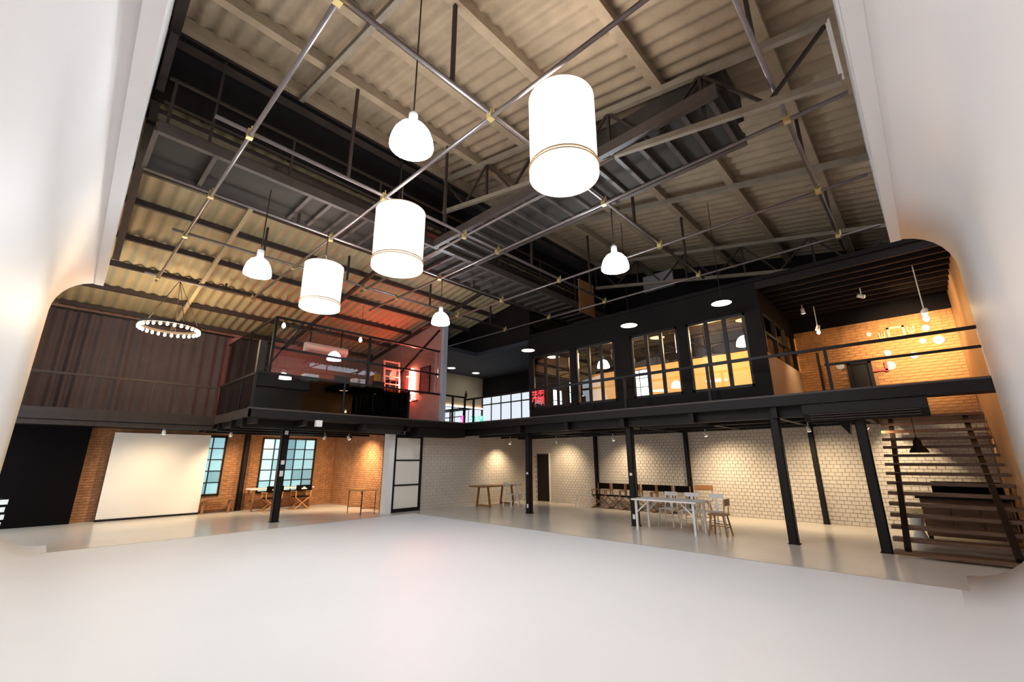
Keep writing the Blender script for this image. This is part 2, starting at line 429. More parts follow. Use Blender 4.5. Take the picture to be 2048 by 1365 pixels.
# upper back wall: black above, brick panel at the stairs
wbu = struct(MB().box(-16.9, 1.3, YB+0.03, YB+0.25, 5.45, 9.6).box(-16.9, -2.55, YB+0.03, YB+0.25, 3.05, 5.45).build('wall_back_upper', 'blackwall'), 'black upper back wall below the roof')
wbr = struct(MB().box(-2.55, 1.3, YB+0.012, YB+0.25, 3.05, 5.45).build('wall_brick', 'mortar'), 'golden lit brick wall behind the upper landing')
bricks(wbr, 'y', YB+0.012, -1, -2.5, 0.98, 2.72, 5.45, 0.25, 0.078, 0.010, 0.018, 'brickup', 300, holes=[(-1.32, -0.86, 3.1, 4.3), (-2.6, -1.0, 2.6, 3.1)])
struct(MB().box(1.0, 1.2, 10.14, YB+0.2, 0, 7.3).build('wall_stair', 'woodwall'), 'orange plywood wall beside the stair')
# black framed panel door in the cross wall
d1 = thing('door_1', 'black framed three panel door in the white cross wall', None, (XC, 8.52, 0), kind='structure')
del d1['label']; d1['label'] = 'black framed three panel white door beside the brick wall'
for y in (8.5, 9.6): MB().box(XC-0.02, XC+0.06, y, y+0.09, 0, 2.55).build('door_post', 'black', d1)
for z, h in ((0.0, 0.12), (0.86, 0.05), (1.70, 0.05), (2.5, 0.1)): MB().box(XC-0.015, XC+0.05, 8.5, 9.69, z, z+h).build('door_rail', 'black', d1)
for z0, z1 in ((0.12, 0.86), (0.91, 1.70), (1.75, 2.5)): MB().box(XC-0.01, XC+0.02, 8.59, 9.6, z0, z1).build('door_panel', 'offwhite', d1)

# ground floor windows in the brick wall
PR = random.Random(3)
def pick(i, j):
    r = PR.random() + (0.35 if i < 2 else -0.25 if j < 3 else 0.0)
    return 'tealpane2' if r > 0.75 else 'tealpane3' if r < 0.3 else 'tealpane'
def grid_window(name, label, y0, y1, z0, z1, nc, nr):
    w_ = thing(name, label, None, (XW, (y0+y1)/2, z0), kind='structure'); 
    f = MB(); t = 0.05; x0, x1 = XW-0.03, XW+0.035
    f.box(x0, x1, y0, y0+t, z0, z1).box(x0, x1, y1-t, y1, z0, z1).box(x0, x1, y0, y1, z0, z0+t).box(x0, x1, y0, y1, z1-t, z1)
    f.build('window_frame', 'black', w_)
    dy = (y1-y0-2*t)/nc; dz = (z1-z0-2*t)/nr
    for i in range(1, nc): MB().box(x0, x1-0.01, y0+t+i*dy-0.018, y0+t+i*dy+0.018, z0+t, z1-t).build('muntin', 'black', w_)
    for j in range(1, nr): MB().box(x0, x1-0.012, y0+t, y1-t, z0+t+j*dz-0.018, z0+t+j*dz+0.018).build('muntin', 'black', w_)
    for i in range(nc):
        for j in range(nr):
            MB().box(XW-0.02, XW-0.008, y0+t+i*dy+0.018, y0+t+(i+1)*dy-0.018, z0+t+j*dz+0.018, z0+t+(j+1)*dz-0.018).build('pane', pick(i, j), w_)
grid_window('window_1', 'black gridded window half hidden by the cream backdrop board', *W1, 5, 5)
grid_window('window_2', 'black gridded teal window behind the desk', *W2, 5, 5)

# mezzanine decks ----------------------------------------------------
mz = MB().box(XL, 1.0, YR, 11.5, 2.86, ZM); mz.box(XL, -1.0, 11.5, YB, 2.86, ZM)
mzR = struct(mz.build('floor_mezzanine_right', 'darkbrown'), 'dark mezzanine deck along the white brick wall')
MB().box(XL, 1.0, YR-0.05, YR, 2.86, ZM).build('edge_beam', 'black', mzR)
MB().box(XL, 1.0, YR-0.06, YR-0.05, ZM-0.03, ZM+0.01).build('edge_lip', 'decksteel', mzR)
for y in (11.35, 12.6, 13.9, 15.0): MB().box(XC, -1.0, y-0.06, y+0.06, 2.62, 2.86).build('floor_joist', 'black', mzR)
for x in (-10.2, -8.2, -6.25, -4.3, -2.45, -1.0): MB().box(x-0.06, x+0.06, YR+0.05, YB, 2.62, 2.86).build('floor_beam', 'black', mzR)
mzl = MB().box(XW, XL, 3.6, 9.85, 2.86, ZM); mzl.box(-16.8, XL, 9.85, YB, 2.86, ZM)
mzL = struct(mzl.build('floor_mezzanine_left', 'darkbrown'), 'dark mezzanine deck carrying the glazed office')
MB().box(XL, XL+0.05, 3.55, YR-0.05, 2.86, ZM).build('edge_beam', 'black', mzL)
MB().box(XL+0.05, XL+0.06, 3.5, YR-0.06, ZM-0.03, ZM+0.01).build('edge_lip', 'decksteel', mzL)
MB().box(-16.4, XL+0.05, 3.55, 3.6, 2.86, ZM).build('edge_beam', 'brownsteel', mzL)
for x in (-13.6, -14.6, -16.0, -17.4): MB().box(x-0.06, x+0.06, 3.6, 8.7, 2.62, 2.86).build('floor_joist', 'black', mzL)
for y in (3.75, 5.05, 6.9, 8.55): MB().box(XW, XL, y-0.06, y+0.06, 2.70, 2.86).build('floor_beam', 'black', mzL)
MB().box(XL-1.2, XL, 8.95, YR, 2.55, 2.86).build('bulkhead', 'blackwall', mzL)
MB().box(-16.4, -16.34, -0.8, 3.6, 2.80, ZM).build('edge_beam', 'brownsteel', mzL)
mzc = struct(MB().box(XW, -16.4, -1.0, 3.6, 2.86, ZM).build('floor_mezzanine_walkway', 'darkbrown'), 'dark walkway deck in front of the curtain')
MB().box(XW, -16.4, -1.0, 3.6, 2.74, 2.86).build('soffit', 'black', mzc)
MB().box(-16.42, -16.36, -0.8, 3.55, 2.66, 2.78).build('lower_beam', 'brownsteel', mzc)

# glazed room on the right mezzanine ---------------------------------
YG = 11.6
gr = MB()
gr.box(-10.1, -2.5, YG-0.04, YG+0.06, ZM, 3.43)            # sill wall
gr.box(-10.1, -2.5, YG-0.04, YG+0.06, 5.32, 6.05)          # lintel
for a, b in ((-10.1, -9.95), (-8.25, -8.05), (-6.6, -6.05), (-4.6, -4.35), (-2.85, -2.5)): gr.box(a, b, YG-0.05, YG+0.07, 3.43, 5.32)
gwall = struct(gr.build('wall_glazed_room', 'blackwall'), 'black front wall of the glazed upper room')
MB().box(-10.2, -2.4, YG-0.08, YB, 6.05, 6.15).build('roof_slab', 'blackwall', gwall)
MB().box(-10.1, -10.02, YG+0.06, YB, ZM, 6.05).build('side_wall', 'blackwall', gwall)
MB().box(-2.58, -2.5, YG+0.06, YB, ZM, 4.25).build('side_wall', 'beige', gwall)
MB().box(-2.58, -2.5, YG+0.06, YB, 5.3, 6.05).build('side_wall', 'blackwall', gwall)
for y in (11.75, 12.9, 14.0, 15.1): MB().box(-2.59, -2.49, y-0.05, y+0.05, 4.25, 5.3).build('mullion', 'black', gwall)
MB().box(-2.585, -2.495, 11.66, YB, 4.76, 4.81).build('transom', 'black', gwall)
MB().box(-2.55, -2.54, 11.8, 15.05, 4.25, 5.3).build('pane', 'glass', gwall)
struct(MB().box(-10.0, -2.6, YB-0.05, YB, ZM, 5.15).build('wall_room_back', 'orangewall'), 'ochre back wall inside the glazed room')
for y in (12.2, 12.8, 13.4, 14.0, 14.6): MB().box(-10.0, -2.6, y-0.05, y+0.05, 5.72, 5.95).build('ceiling_batten', 'darkbrown', gwall)
wn = 3
for a, b, nc in ((-9.95, -8.25, 3), (-8.05, -6.6, 3), (-6.05, -4.6, 3), (-4.35, -2.85, 3)):
    lab = {3: 'black framed window at the dark end of the glazed room', 4: 'second black framed window of the glazed upper room',
           5: 'third black framed window of the glazed upper room', 6: 'black framed window nearest the stair end of glazed room'}[wn]
    g = thing('window_%d' % wn, lab, None, ((a+b)/2, YG, 3.43), kind='structure')
    f = MB(); f.box(a, a+0.06, YG-0.03, YG+0.04, 3.43, 5.32).box(b-0.06, b, YG-0.03, YG+0.04, 3.43, 5.32)
    f.box(a, b, YG-0.03, YG+0.04, 3.43, 3.5).box(a, b, YG-0.03, YG+0.04, 5.25, 5.32).build('window_frame', 'black', g)
    dx = (b-a-0.12)/nc
    for i in range(1, nc): MB().box(a+0.06+i*dx-0.045, a+0.06+i*dx+0.045, YG-0.03, YG+0.03, 3.5, 5.25).build('mullion', 'black', g)
    MB().box(a+0.06, b-0.06, YG-0.025, YG+0.025, 4.09, 4.16).build('transom', 'black', g)
    for i in range(nc):
        MB().box(a+0.06+i*dx+0.03, a+0.06+(i+1)*dx-0.03, YG-0.004, YG+0.004, 3.5, 5.25).build('pane', 'glass', g)
    wn += 1
# bright openings inside the room
def bright_window(name, label, axis, plane, u0, u1, z0, z1, nc, nr, m, t=0.03, bar='black', zs=None):
    g = thing(name, label, None, ((u0+u1)/2, plane, z0) if axis == 'y' else (plane, (u0+u1)/2, z0), kind='structure')
    s_ = -1 if axis == 'y' else 1
    def bx(a, b, c, d, n0, n1): 
        lo, hi = sorted((plane+s_*n0, plane+s_*n1))
        return (a, b, lo, hi, c, d) if axis == 'y' else (lo, hi, a, b, c, d)
    f = MB(); f.box(*bx(u0, u0+t, z0, z1, 0, .05)).box(*bx(u1-t, u1, z0, z1, 0, .05)).box(*bx(u0, u1, z0, z0+t, 0, .05)).box(*bx(u0, u1, z1-t, z1, 0, .05))
    f.build('window_frame', bar, g)
    du = (u1-u0)/nc; zs = zs or [z0+(z1-z0)*j/nr for j in range(nr+1)]
    for i in range(1, nc): MB().box(*bx(u0+i*du-t/2, u0+i*du+t/2, z0, z1, 0, .04)).build('mullion', bar, g)
    for j in range(1, nr): MB().box(*bx(u0, u1, zs[j]-t/2, zs[j]+t/2, 0, .04)).build('transom', bar, g)
    for i in range(nc):
        for j in range(nr): MB().box(*bx(u0+i*du+t/2, u0+(i+1)*du-t/2, zs[j]+t/2, zs[j+1]-t/2, .01, .02)).build('pane', m, g)
    return g
bright_window('window_7', 'glaring small window inside the glazed room by the red sign', 'x', -10.02, 12.75, 13.35, 3.45, 4.3, 1, 2, 'daypane2')
bright_window('window_8', 'glaring taller window inside the glazed room', 'x', -10.02, 13.8, 14.6, 3.45, 4.7, 2, 3, 'daypane2')
bright_window('window_9', 'glaring gridded window in the ochre back wall', 'y', YB-0.05, -8.05, -7.3, 3.7, 5.05, 2, 4, 'daypane2')

# open landing by the stair: black ceiling with joists
ld = struct(MB().box(-2.5, 1.0, 11.4, YB, 6.0, 6.1).build('ceiling_landing', 'blackwall'), 'black joisted ceiling over the upper landing')
for y in [11.5+0.42*i for i in range(9)]: MB().box(-2.5, 1.0, y-0.035, y+0.035, 5.82, 6.0).build('ceiling_joist', 'darkbrown', ld)
# landing door
d3 = struct(MB().box(-1.3, -0.88, YB-0.01, YB+0.03, ZM, 4.3).build('door_3', 'darkbrown'), 'dark open doorway in the golden brick wall')
MB().box(-1.36, -1.28, YB-0.07, YB+0.02, ZM, 4.36).build('door_frame', 'black', d3)
MB().box(-0.9, -0.82, YB-0.07, YB+0.02, ZM, 4.36).build('door_frame', 'black', d3)
MB().box(-1.36, -0.82, YB-0.07, YB+0.02, 4.28, 4.36).build('door_frame', 'black', d3)

# recess with big windows --------------------------------------------
XR = -16.6
struct(MB().box(XR-0.15, XR, 9.85, YB+0.1, 4.3, 6.0).build('wall_recess', 'beige'), 'beige panelled wall of the far lounge')
struct(MB().box(XR, XR+0.06, 9.95, YB-0.05, 4.24, 4.29).build('trim_4', 'led'), 'glowing light strip under the beige wall')
bright_window('window_10', 'tall daylit lounge windows under the beige wall', 'x', XR-0.1, 9.95, YB, ZM, 4.24, 6, 1, 'daypane')
bright_window('window_11', 'big daylit windows at the back of the lounge', 'y', YB, XR, -13.15, ZM, 4.9, 5, 2, 'daypane', 0.06, zs=[ZM, 4.45, 4.9])
struct(MB().box(XR, -10.1, YB-0.01, YB+0.03, 4.9, 6.0).build('wall_recess_back', 'blackwall'), 'dark band above the lounge windows')
struct(MB().box(-13.15, -10.1, YB-0.02, YB+0.02, ZM, 4.9).build('wall_recess_end', 'blackwall'), 'dark wall between lounge windows and glazed room')
struct(MB().box(XR-0.2, -10.1, YG, YB, 5.85, 6.0).build('ceiling_recess', 'navy'), 'dark navy ceiling of the far lounge')
struct(MB().box(XR-0.2, XL, 9.9, YG, 5.85, 6.0).build('ceiling_recess_front', 'navy'), 'dark navy soffit over the lounge rail')
struct(MB().box(XR-0.2, -10.2, YG+0.15, YG+0.25, 6.0, 7.7).build('wall_fascia', 'blackwall'), 'dark fascia above the lounge ceiling')
# office back wall (red lit)
struct(MB().box(XW, XL, 9.8, 9.95, ZM, 7.4).build('wall_office', 'pinkwall'), 'mauve wall of the office, lit by red neon')
MBp = MB().box(XL-0.02, XL+0.12, 9.78, 9.97, ZM, 7.2); struct(MBp.build('trim_5', 'steelgrey'), 'grey blue post ending the mauve office wall')

# ================================================================== ROOF STEEL
def truss(y, x0, x1, zf, label, depth=1.25, web=True, white_end=False, m='foamdark'):
    t = thing('roof_truss', label, 'truss', (x0, y, zf(x0)-depth if web else zf(x0)-0.3), 'roof trusses')
    MB().beam((x0, y, zf(x0)-0.3), (x1, y, zf(x1)-0.3), 0.09, 0.11).build('top_chord', m, t)
    if web:
        MB().beam((x0, y, zf(x0)-depth), (x1, y, zf(x1)-depth), 0.08, 0.10).build('bottom_chord', m, t)
        n = max(2, int(abs(x1-x0)/1.5)); 
        for i in range(n+1):
            a = x0+(x1-x0)*i/n
            MB().beam((a, y, zf(a)-depth), (a, y, zf(a)-0.3), 0.05).build('web_post', 'whitemetal' if (i == 0 and white_end) else 'brownsteel', t)
            if i < n:
                b = x0+(x1-x0)*(i+0.5)/n; c = x0+(x1-x0)*(i+1)/n
                MB().beam((a, y+0.01, zf(a)-0.32), (b, y+0.01, zf(b)-depth), 0.045).build('web_diagonal', 'brownsteel', t)
                MB().beam((b, y+0.01, zf(b)-depth), (c, y+0.01, zf(c)-0.32), 0.045).build('web_diagonal', 'brownsteel', t)
    return t
truss(6.0, 0.02, -8.1, zr, 'big lattice roof truss behind the nearest drum lamp', white_end=True)
truss(13.2, 0.3, -8.1, zr, 'far lattice roof truss above the black back wall')
truss(2.3, 0.02, -8.1, zr, 'plain roof rafter nearest the camera on the tan slope', web=False)
truss(9.7, 0.3, -8.1, zr, 'plain roof rafter between the two lattice trusses', web=False)
truss(6.0, -9.3, -18.6, zl, 'plain rafter crossing the yellowish roof mid way', web=False, m='brownsteel')
truss(2.3, -9.3, -18.6, zl, 'plain rafter crossing the yellowish roof above ring chandelier', web=False, m='sheet')
truss(9.7, -9.3, -18.6, zl, 'plain rafter over the red lit office', web=False, m='brownsteel')
rw = thing('trim_6', 'brown edge rafter running up against the white gable wall', None, (-9, 0.3, 6.5), kind='structure')
MB().beam((0.1, yin(0.1)+0.1, zr(0.1)-0.25), (-8.2, yin(-8.2)+0.1, zr(-8.2)-0.25), 0.15, 0.22).build('rafter_bar', 'brownsteel', rw)
MB().beam((-9.2, yin(-9.2)+0.09, zl(-9.2)-0.3), (-14.4, yin(-14.4)+0.09, zl(-14.4)-0.3), 0.14, 0.2).build('rafter_bar', 'brownsteel', rw)
MB().beam((-8.2, yin(-8.2)+0.1, zr(-8.2)-0.25), (-9.2, yin(-9.2)+0.09, zl(-9.2)-0.3), 0.12, 0.2).build('rafter_link', 'brownsteel', rw)

# lighting pipe grid at 6.7 m
ZP = 6.7
XP = [-0.69, -3.85, -6.85, -9.15, -11.35, -14.7]; YP = [1.3, 3.63, 5.67, 6.73, 9.2, 11.6]
yr = {-0.69: (2.6, 12.6), -3.85: (1.2, 12.0), -6.85: (0.83, 12.0), -9.15: (0.7, 12.0), -11.35: (1.05, 11.9), -14.7: (1.0, 3.9)}
names = {-0.69: 'steel grid pipe closest to the white right wall', -3.85: 'steel grid pipe passing just beside the nearest drum lamp', -6.85: 'steel grid pipe passing above the middle drum lamp',
         -9.15: 'steel grid pipe running under the ridge catwalk', -11.35: 'steel grid pipe beneath the yellowish roof slope', -14.7: 'short steel grid pipe above the ring chandelier'}
for x in XP:
    a, b = yr[x]
    t = thing('grid_pipe', names[x], 'pipe', (x, a, ZP), 'lighting grid pipes')
    MB().tube((x, a, ZP), (x, b, ZP), 0.034, 8).build('pipe', 'pipe', t, True)
    zt = zr(x)-0.2 if x > -8.3 else (6.97 if x == -9.15 else zl(x)-0.15)
    for y in (2.9, 5.1, 8.0, 10.8):
        if a < y < b: MB().beam((x, y, ZP+0.02), (x, y, zt), 0.05, 0.05).build('hanger_rod', 'brownsteel', t)
xr_ = {1.3: (-15.0, -2.2), 3.63: (-14.7, -1.2), 5.67: (-11.6, -3.0), 6.73: (-13.0, 0.05), 9.2: (-13.5, 0.05), 11.6: (-15.0, 0.05)}
names = {1.3: 'steel grid pipe crossing nearest the white gable wall', 3.63: 'steel grid pipe from which the drum lamps hang', 5.67: 'shorter steel grid pipe beside the cross catwalk',
         6.73: 'long steel grid pipe crossing beyond the cross catwalk', 9.2: 'steel grid pipe crossing in front of the far dome lamp', 11.6: 'steel grid pipe crossing just before the glazed room'}
for y in YP:
    a, b = xr_[y]
    t = thing('grid_pipe', names[y], 'pipe', (a, y, ZP-0.07), 'lighting grid pipes')
    MB().tube((a, y, ZP-0.07), (b, y, ZP-0.07), 0.032, 8).build('pipe', 'pipe', t, True)
    for x in XP:
        if a-0.1 < x < b and yr[x][0] < y < yr[x][1]:
            c = MB().box(x-0.045, x+0.045, y-0.045, y+0.045, ZP-0.11, ZP+0.04); c.tube((x+0.05, y, ZP-0.05), (x+0.05, y, ZP+0.09), 0.012, 6)
            c.build('clamp', 'clamp', t)

# catwalks -----------------------------------------------------------
def catwalk(name, label, along, p0, p1, q0, q1, z, step, rails, skip=()):
    t = thing(name, label, 'catwalk', (q0, p0, z) if along == 'y' else (p0, q0, z))
    def bx(a, b, c, d, e, f_): return (c, d, a, b, e, f_) if along == 'y' else (a, b, c, d, e, f_)
    for q in (q0, q1): MB().box(*bx(p0, p1, q-0.05, q+0.05, z-0.04, z+0.16)).build('stringer', 'decksteel', t)
    n = int((p1-p0)/step)
    for i in range(n+1):
        a = p0+i*step
        if any(s0 < a < s1 for s0, s1 in skip): continue
        MB().box(*bx(a-0.035, a+0.035, q0, q1, z-0.02, z+0.06)).build('slat', 'decksteel', t)
    MB().box(*bx(p0, p1, q0+0.05, q1-0.05, z+0.08, z+0.1)).build('deck_board', 'deckboard', t)
    for q in rails:
        for zz in (0.55, 1.05): MB().box(*bx(p0, p1, q-0.02, q+0.02, z+zz-0.02, z+zz+0.02)).build('guard_rail', 'brownsteel', t)
        k = int((p1-p0)/1.85)
        for i in range(k+1):
            a = p0+0.1+(p1-p0-0.2)*i/k; MB().box(*bx(a-0.022, a+0.022, q-0.022, q+0.022, z, z+1.05)).build('guard_post', 'brownsteel', t)
    return t
cw1 = catwalk('catwalk', 'long brown steel catwalk hanging under the roof ridge', 'y', 0.3, 14.1, -9.65, -8.3, 7.0, 0.42, (-8.28,), skip=((0.4, 1.0), (1.3, 2.0), (2.1, 2.6)))
for y in (1.0, 4.8, 8.6, 12.4):
    MB().box(-9.66, -9.62, y-0.02, y+0.02, 7.1, 7.85).build('hanger', 'brownsteel', cw1); MB().box(-8.32, -8.28, y-0.02, y+0.02, 7.1, 8.95).build('hanger', 'brownsteel', cw1)
cw2 = catwalk('catwalk', 'brown cross catwalk resting beside the big lattice truss', 'x', -8.2, -1.35, 5.85, 7.25, 6.95, 0.42, (7.25,))
MB().box(-3.6, -1.3, 6.15, 7.1, 7.25, 7.75).build('duct_box', 'deckboard', cw2)
wpn = MB().box(-8.25, -8.2, 12.2, 13.15, 6.8, 8.07).build('plywood_board', 'panelwood'); tag(wpn, 'orange plywood board standing at the catwalk end', 'board')
gpn = MB().box(-7.2, -6.0, YB-0.06, YB+0.03, 8.1, 8.75).build('wall_panel', 'greyboard'); tag(gpn, 'pale grey panel high on the black back wall', 'panel')

# ================================================================== LAMPS
def drum(loc, label, r=0.45, h=1.2):
    x, y, z = loc
    t = thing('drum_lamp', label, 'lamp', (x, y, z), 'drum pendant lamps')
    s = MB().lathe([(r*0.97, 0.10), (r*0.985, h*0.5), (r*0.985, h)], 48, (x, y, z)); s.build('lamp_shade', 'drum', t, True)
    MB().lathe([(r, 0.0), (r, 0.085)], 48, (x, y, z)).build('shade_band', 'drum', t, True)
    MB().lathe([(0.01, 0.012), (r*0.995, 0.012)], 48, (x, y, z)).build('diffuser', 'drumbot', t)
    MB().lathe([(0.01, h-0.06), (r*0.96, h-0.06)], 32, (x, y, z)).build('uplight_disc', 'drumbot', t)  # glowing disc added near the drum top to light the roof above
    for zz in (0.085, 0.125): 
        MB().lathe([(r*0.985, zz), (r*1.02, zz+0.004), (r*1.02, zz+0.016), (r*0.985, zz+0.02)], 48, (x, y, z)).build('hoop', 'drumrim', t)
    MB().lathe([(r*0.97, h-0.01), (r*1.0, h), (r*0.97, h+0.012)], 48, (x, y, z)).build('hoop', 'drumrim', t)
    c = MB()
    for i in range(3):
        a = 2*PI*i/3+0.4; c.tube((x+r*0.95*math.cos(a), y+r*0.95*math.sin(a), z+h), (x, y, z+h+0.28), 0.008, 5)
    c.tube((x, y, z+h+0.28), (x, y, max(ZP, z+h+0.3)), 0.012, 6); c.build('suspension', 'brownsteel', t)
    return t
drum((-2.84, 4.0, 5.29), 'nearest and largest white fabric drum pendant lamp', 0.45, 1.2)
drum((-6.27, 3.69, 5.0), 'middle one of the three white drum pendant lamps', 0.445, 1.1)
drum((-8.97, 3.50, 4.87), 'farthest and smallest white drum pendant lamp', 0.405, 0.98)

def dome(loc, label, r=0.275, ztop=None):
    x, y, z = loc
    t = thing('dome_lamp', label, 'lamp', (x, y, z), 'dome pendant lamps')
    prof_ = [(r, 0.0), (r*1.0, 0.03), (r*0.95, 0.11), (r*0.84, 0.20), (r*0.64, 0.28), (r*0.36, 0.33), (0.05, 0.345)]
    MB().lathe(prof_, 32, loc).build('lamp_shade', 'dome', t, True)
    MB().lathe([(0.02, 0.01), (r*0.98, 0.01)], 32, loc).build('diffuser', 'domebot', t)
    MB().lathe([(0.04, 0.335), (0.06, 0.35), (0.06, 0.50), (0.03, 0.54), (0.015, 0.56)], 16, loc, cap0=True, cap1=True).build('ballast_box', 'alum', t)
    zt = ztop if ztop else (zr(x)-0.3 if x > -8.2 else zl(x)-0.2)
    MB().tube((x, y, z+0.54), (x, y, zt), 0.012, 6).build('suspension', 'brownsteel', t)
    return t
dome((-4.13, 2.51, 5.60), 'large glaring cool white dome lamp beside the nearest drum')
dome((-8.69, 2.17, 5.14), 'cool white dome lamp left of the smallest drum lamp', 0.235, 6.98)
dome((-4.03, 7.33, 5.48), 'cool white dome lamp in front of the black back wall')
dome((-9.69, 7.23, 5.54), 'small cool white dome lamp above the office rail', 0.26, 6.955)

# ring chandelier
rc = (-15.3, 1.86, 5.42)
t = thing('ring_chandelier', 'glowing ring chandelier of many bulbs in front of the curtain', 'chandelier', rc)
rr = 0.70
MB().lathe([(rr-0.03, 0), (rr+0.03, 0), (rr+0.03, 0.07), (rr-0.03, 0.07), (rr-0.03, 0)], 48, rc).build('ring', 'brownsteel', t)
for i in range(28):
    a = 2*PI*i/28; px, py = rc[0]+rr*math.cos(a), rc[1]+rr*math.sin(a)
    MB().lathe([(0.012, -0.10), (0.034, -0.075), (0.034, -0.045), (0.012, 0.0)], 10, (px, py, rc[2]), cap0=True).build('bulb', 'warmbulb', t, True)
for i in range(5):
    a = 2*PI*i/5+0.3
    MB().tube((rc[0]+rr*math.cos(a), rc[1]+rr*math.sin(a), rc[2]+0.05), (rc[0], rc[1], 6.9), 0.008, 5).build('wire', 'brownsteel', t)
light('ring_glow', 'POINT', (rc[0], rc[1], rc[2]-0.05), 90, (1, 0.78, 0.50), size=0.5)

# pendant discs in front of the glazed room
def disc(loc, label, zt):
    x, y, z = loc; t = thing('disc_pendant', label, 'lamp', loc, 'disc pendant lamps')
    MB().lathe([(0.235, 0.0), (0.23, 0.03), (0.12, 0.10), (0.03, 0.13)], 28, loc, cap1=True).build('lamp_shade', 'black', t, True)
    MB().lathe([(0.01, 0.004), (0.222, 0.004)], 28, loc).build('diffuser', 'warmdisc', t)
    MB().tube((x, y, z+0.12), (x, y, zt), 0.008, 5).build('suspension', 'black', t)
disc((-9.55, 10.9, 5.37), 'warm disc pendant lamp nearest the far lounge', 7.09)
disc((-5.6, 10.72, 5.37), 'warm disc pendant lamp before the middle of glazed room', zr(-5.6)-0.02)
disc((-3.1, 10.7, 5.39), 'warm disc pendant lamp nearest the stair end', zr(-3.1)-0.02)

# spot fittings
def spot(loc, aim, label, power=60, ang=1.2, col=(1, 0.78, 0.50), body='whiteplastic', up_to=None, big=1.0, group='small spot lamps', bulb=False):
    x, y, z = loc; t = thing('spot_lamp', label, 'lamp', loc, group)
    d = (Vector(aim)-Vector(loc)).normalized(); p = Vector(loc)
    MB().tube(p - d*0.09*big, p + d*0.05*big, 0.04*big, 14, 0.055*big).build('lamp_head', body, t, True)
    MB().tube(p + d*0.045*big, p + d*0.054*big, 0.05*big, 14).build('lens', 'spotface', t)
    zt = up_to if up_to else z+0.22
    MB().tube((x, y, z), (x, y, zt), 0.012, 6).build('bracket', body, t)
    if bulb: MB().lathe([(0.005, -0.17*big), (0.035*big, -0.14*big), (0.04*big, -0.11*big), (0.02*big, -0.06*big)], 12, loc).build('bulb', 'warmbulb', t, True)
    light('spot_beam', 'SPOT', p + d*0.07*big, power, col, size=0.04, spot=ang, blend=1.0, aim=Vector(aim))
spot((-16.6, 2.4, 2.56), (-18.0, 2.6, 0.0), 'small white spot lamp above the cream backdrop board', 95, 2.3, up_to=2.75)
spot((-17.2, 4.3, 2.58), (-18.5, 4.7, 0.6), 'small white spot lamp over the gap right of cream board', 90, 1.9, up_to=2.87)
spot((-15.6, 6.8, 2.50), (-18.2, 6.9, 0.2), 'small white spot lamp facing the teal window', 190, 2.0, up_to=2.87)
spot((-15.6, 7.7, 2.52), (-15.8, 8.9, 0.6), 'small white spot lamp facing the warm brick wall', 180, 2.2, up_to=2.87)
spot((-13.0, 13.6, 2.42), (-13.7, 13.6, 0.8), 'small white spot lamp above the wooden trestle table', 75, 2.0, up_to=2.87)
spot((-11.0, 14.2, 2.42), (-11.4, 15.3, 0.9), 'small white spot lamp beside the dark doorway', 70, 2.0, up_to=2.87)
spot((-8.4, 14.2, 2.44), (-8.2, 15.3, 0.3), 'small white spot lamp above the row of folding chairs', 85, 2.2, up_to=2.87)
spot((-5.0, 13.9, 2.46), (-4.7, 15.0, 0.0), 'small white spot lamp lighting the middle of white brick', 150, 2.3, up_to=2.87)
spot((-2.3, 13.8, 2.48), (-2.2, 15.0, 0.0), 'small white spot lamp near the stair on white brick', 110, 2.3, up_to=2.87)
spot((-1.95, 13.9, 5.70), (-1.9, 14.9, 3.6), 'dim spot lamp over the beige side wall of landing', 25, 1.4, up_to=6.01)
spot((-1.70, 14.0, 5.18), (-2.4, 14.2, 3.3), 'bright spot lamp by the beige side wall of landing', 45, 1.5, up_to=6.01, bulb=True)
spot((0.40, 12.6, 4.80), (0.1, 15.3, 4.5), 'glaring spot lamp on a long rod above the stair', 420, 1.15, up_to=6.01, big=1.3, bulb=True)
spot((-0.6, 13.2, 5.6), (0.9, 14.2, 5.2), 'small spot lamp hidden among landing joists', 45, 1.5, up_to=6.01)
spot((-1.15, 14.2, 2.5), (0.3, 15.3, 0.9), 'small white spot lamp added to light brick behind the stair', 90, 2.0, up_to=2.87)  # lamp added to brighten the wall behind the treads
# far lounge downlights
for i, (x, y, l) in enumerate(((-15.5, 12.3, 'cool recessed downlight nearer the office in lounge ceiling'), (-15.6, 13.9, 'cool recessed downlight nearer the windows in lounge ceiling'))):
    t = thing('downlight', l, 'lamp', (x, y, 5.82), 'lounge downlights')
    MB().lathe([(0.17, 0.0), (0.20, 0.0), (0.20, 0.03)], 24, (x, y, 5.82)).build('rim', 'whiteplastic', t)
    MB().lathe([(0.01, 0.006), (0.17, 0.006)], 24, (x, y, 5.82)).build('lens', 'cooldisc', t)
# added point lights without fittings, standing in for the glazed room's lamps
light('room_glow', 'POINT', (-4.2, 12.9, 5.2), 210, (1, 0.66, 0.30), size=0.3)
light('room_glow', 'POINT', (-7.2, 12.9, 5.2), 100, (1, 0.66, 0.30), size=0.3)

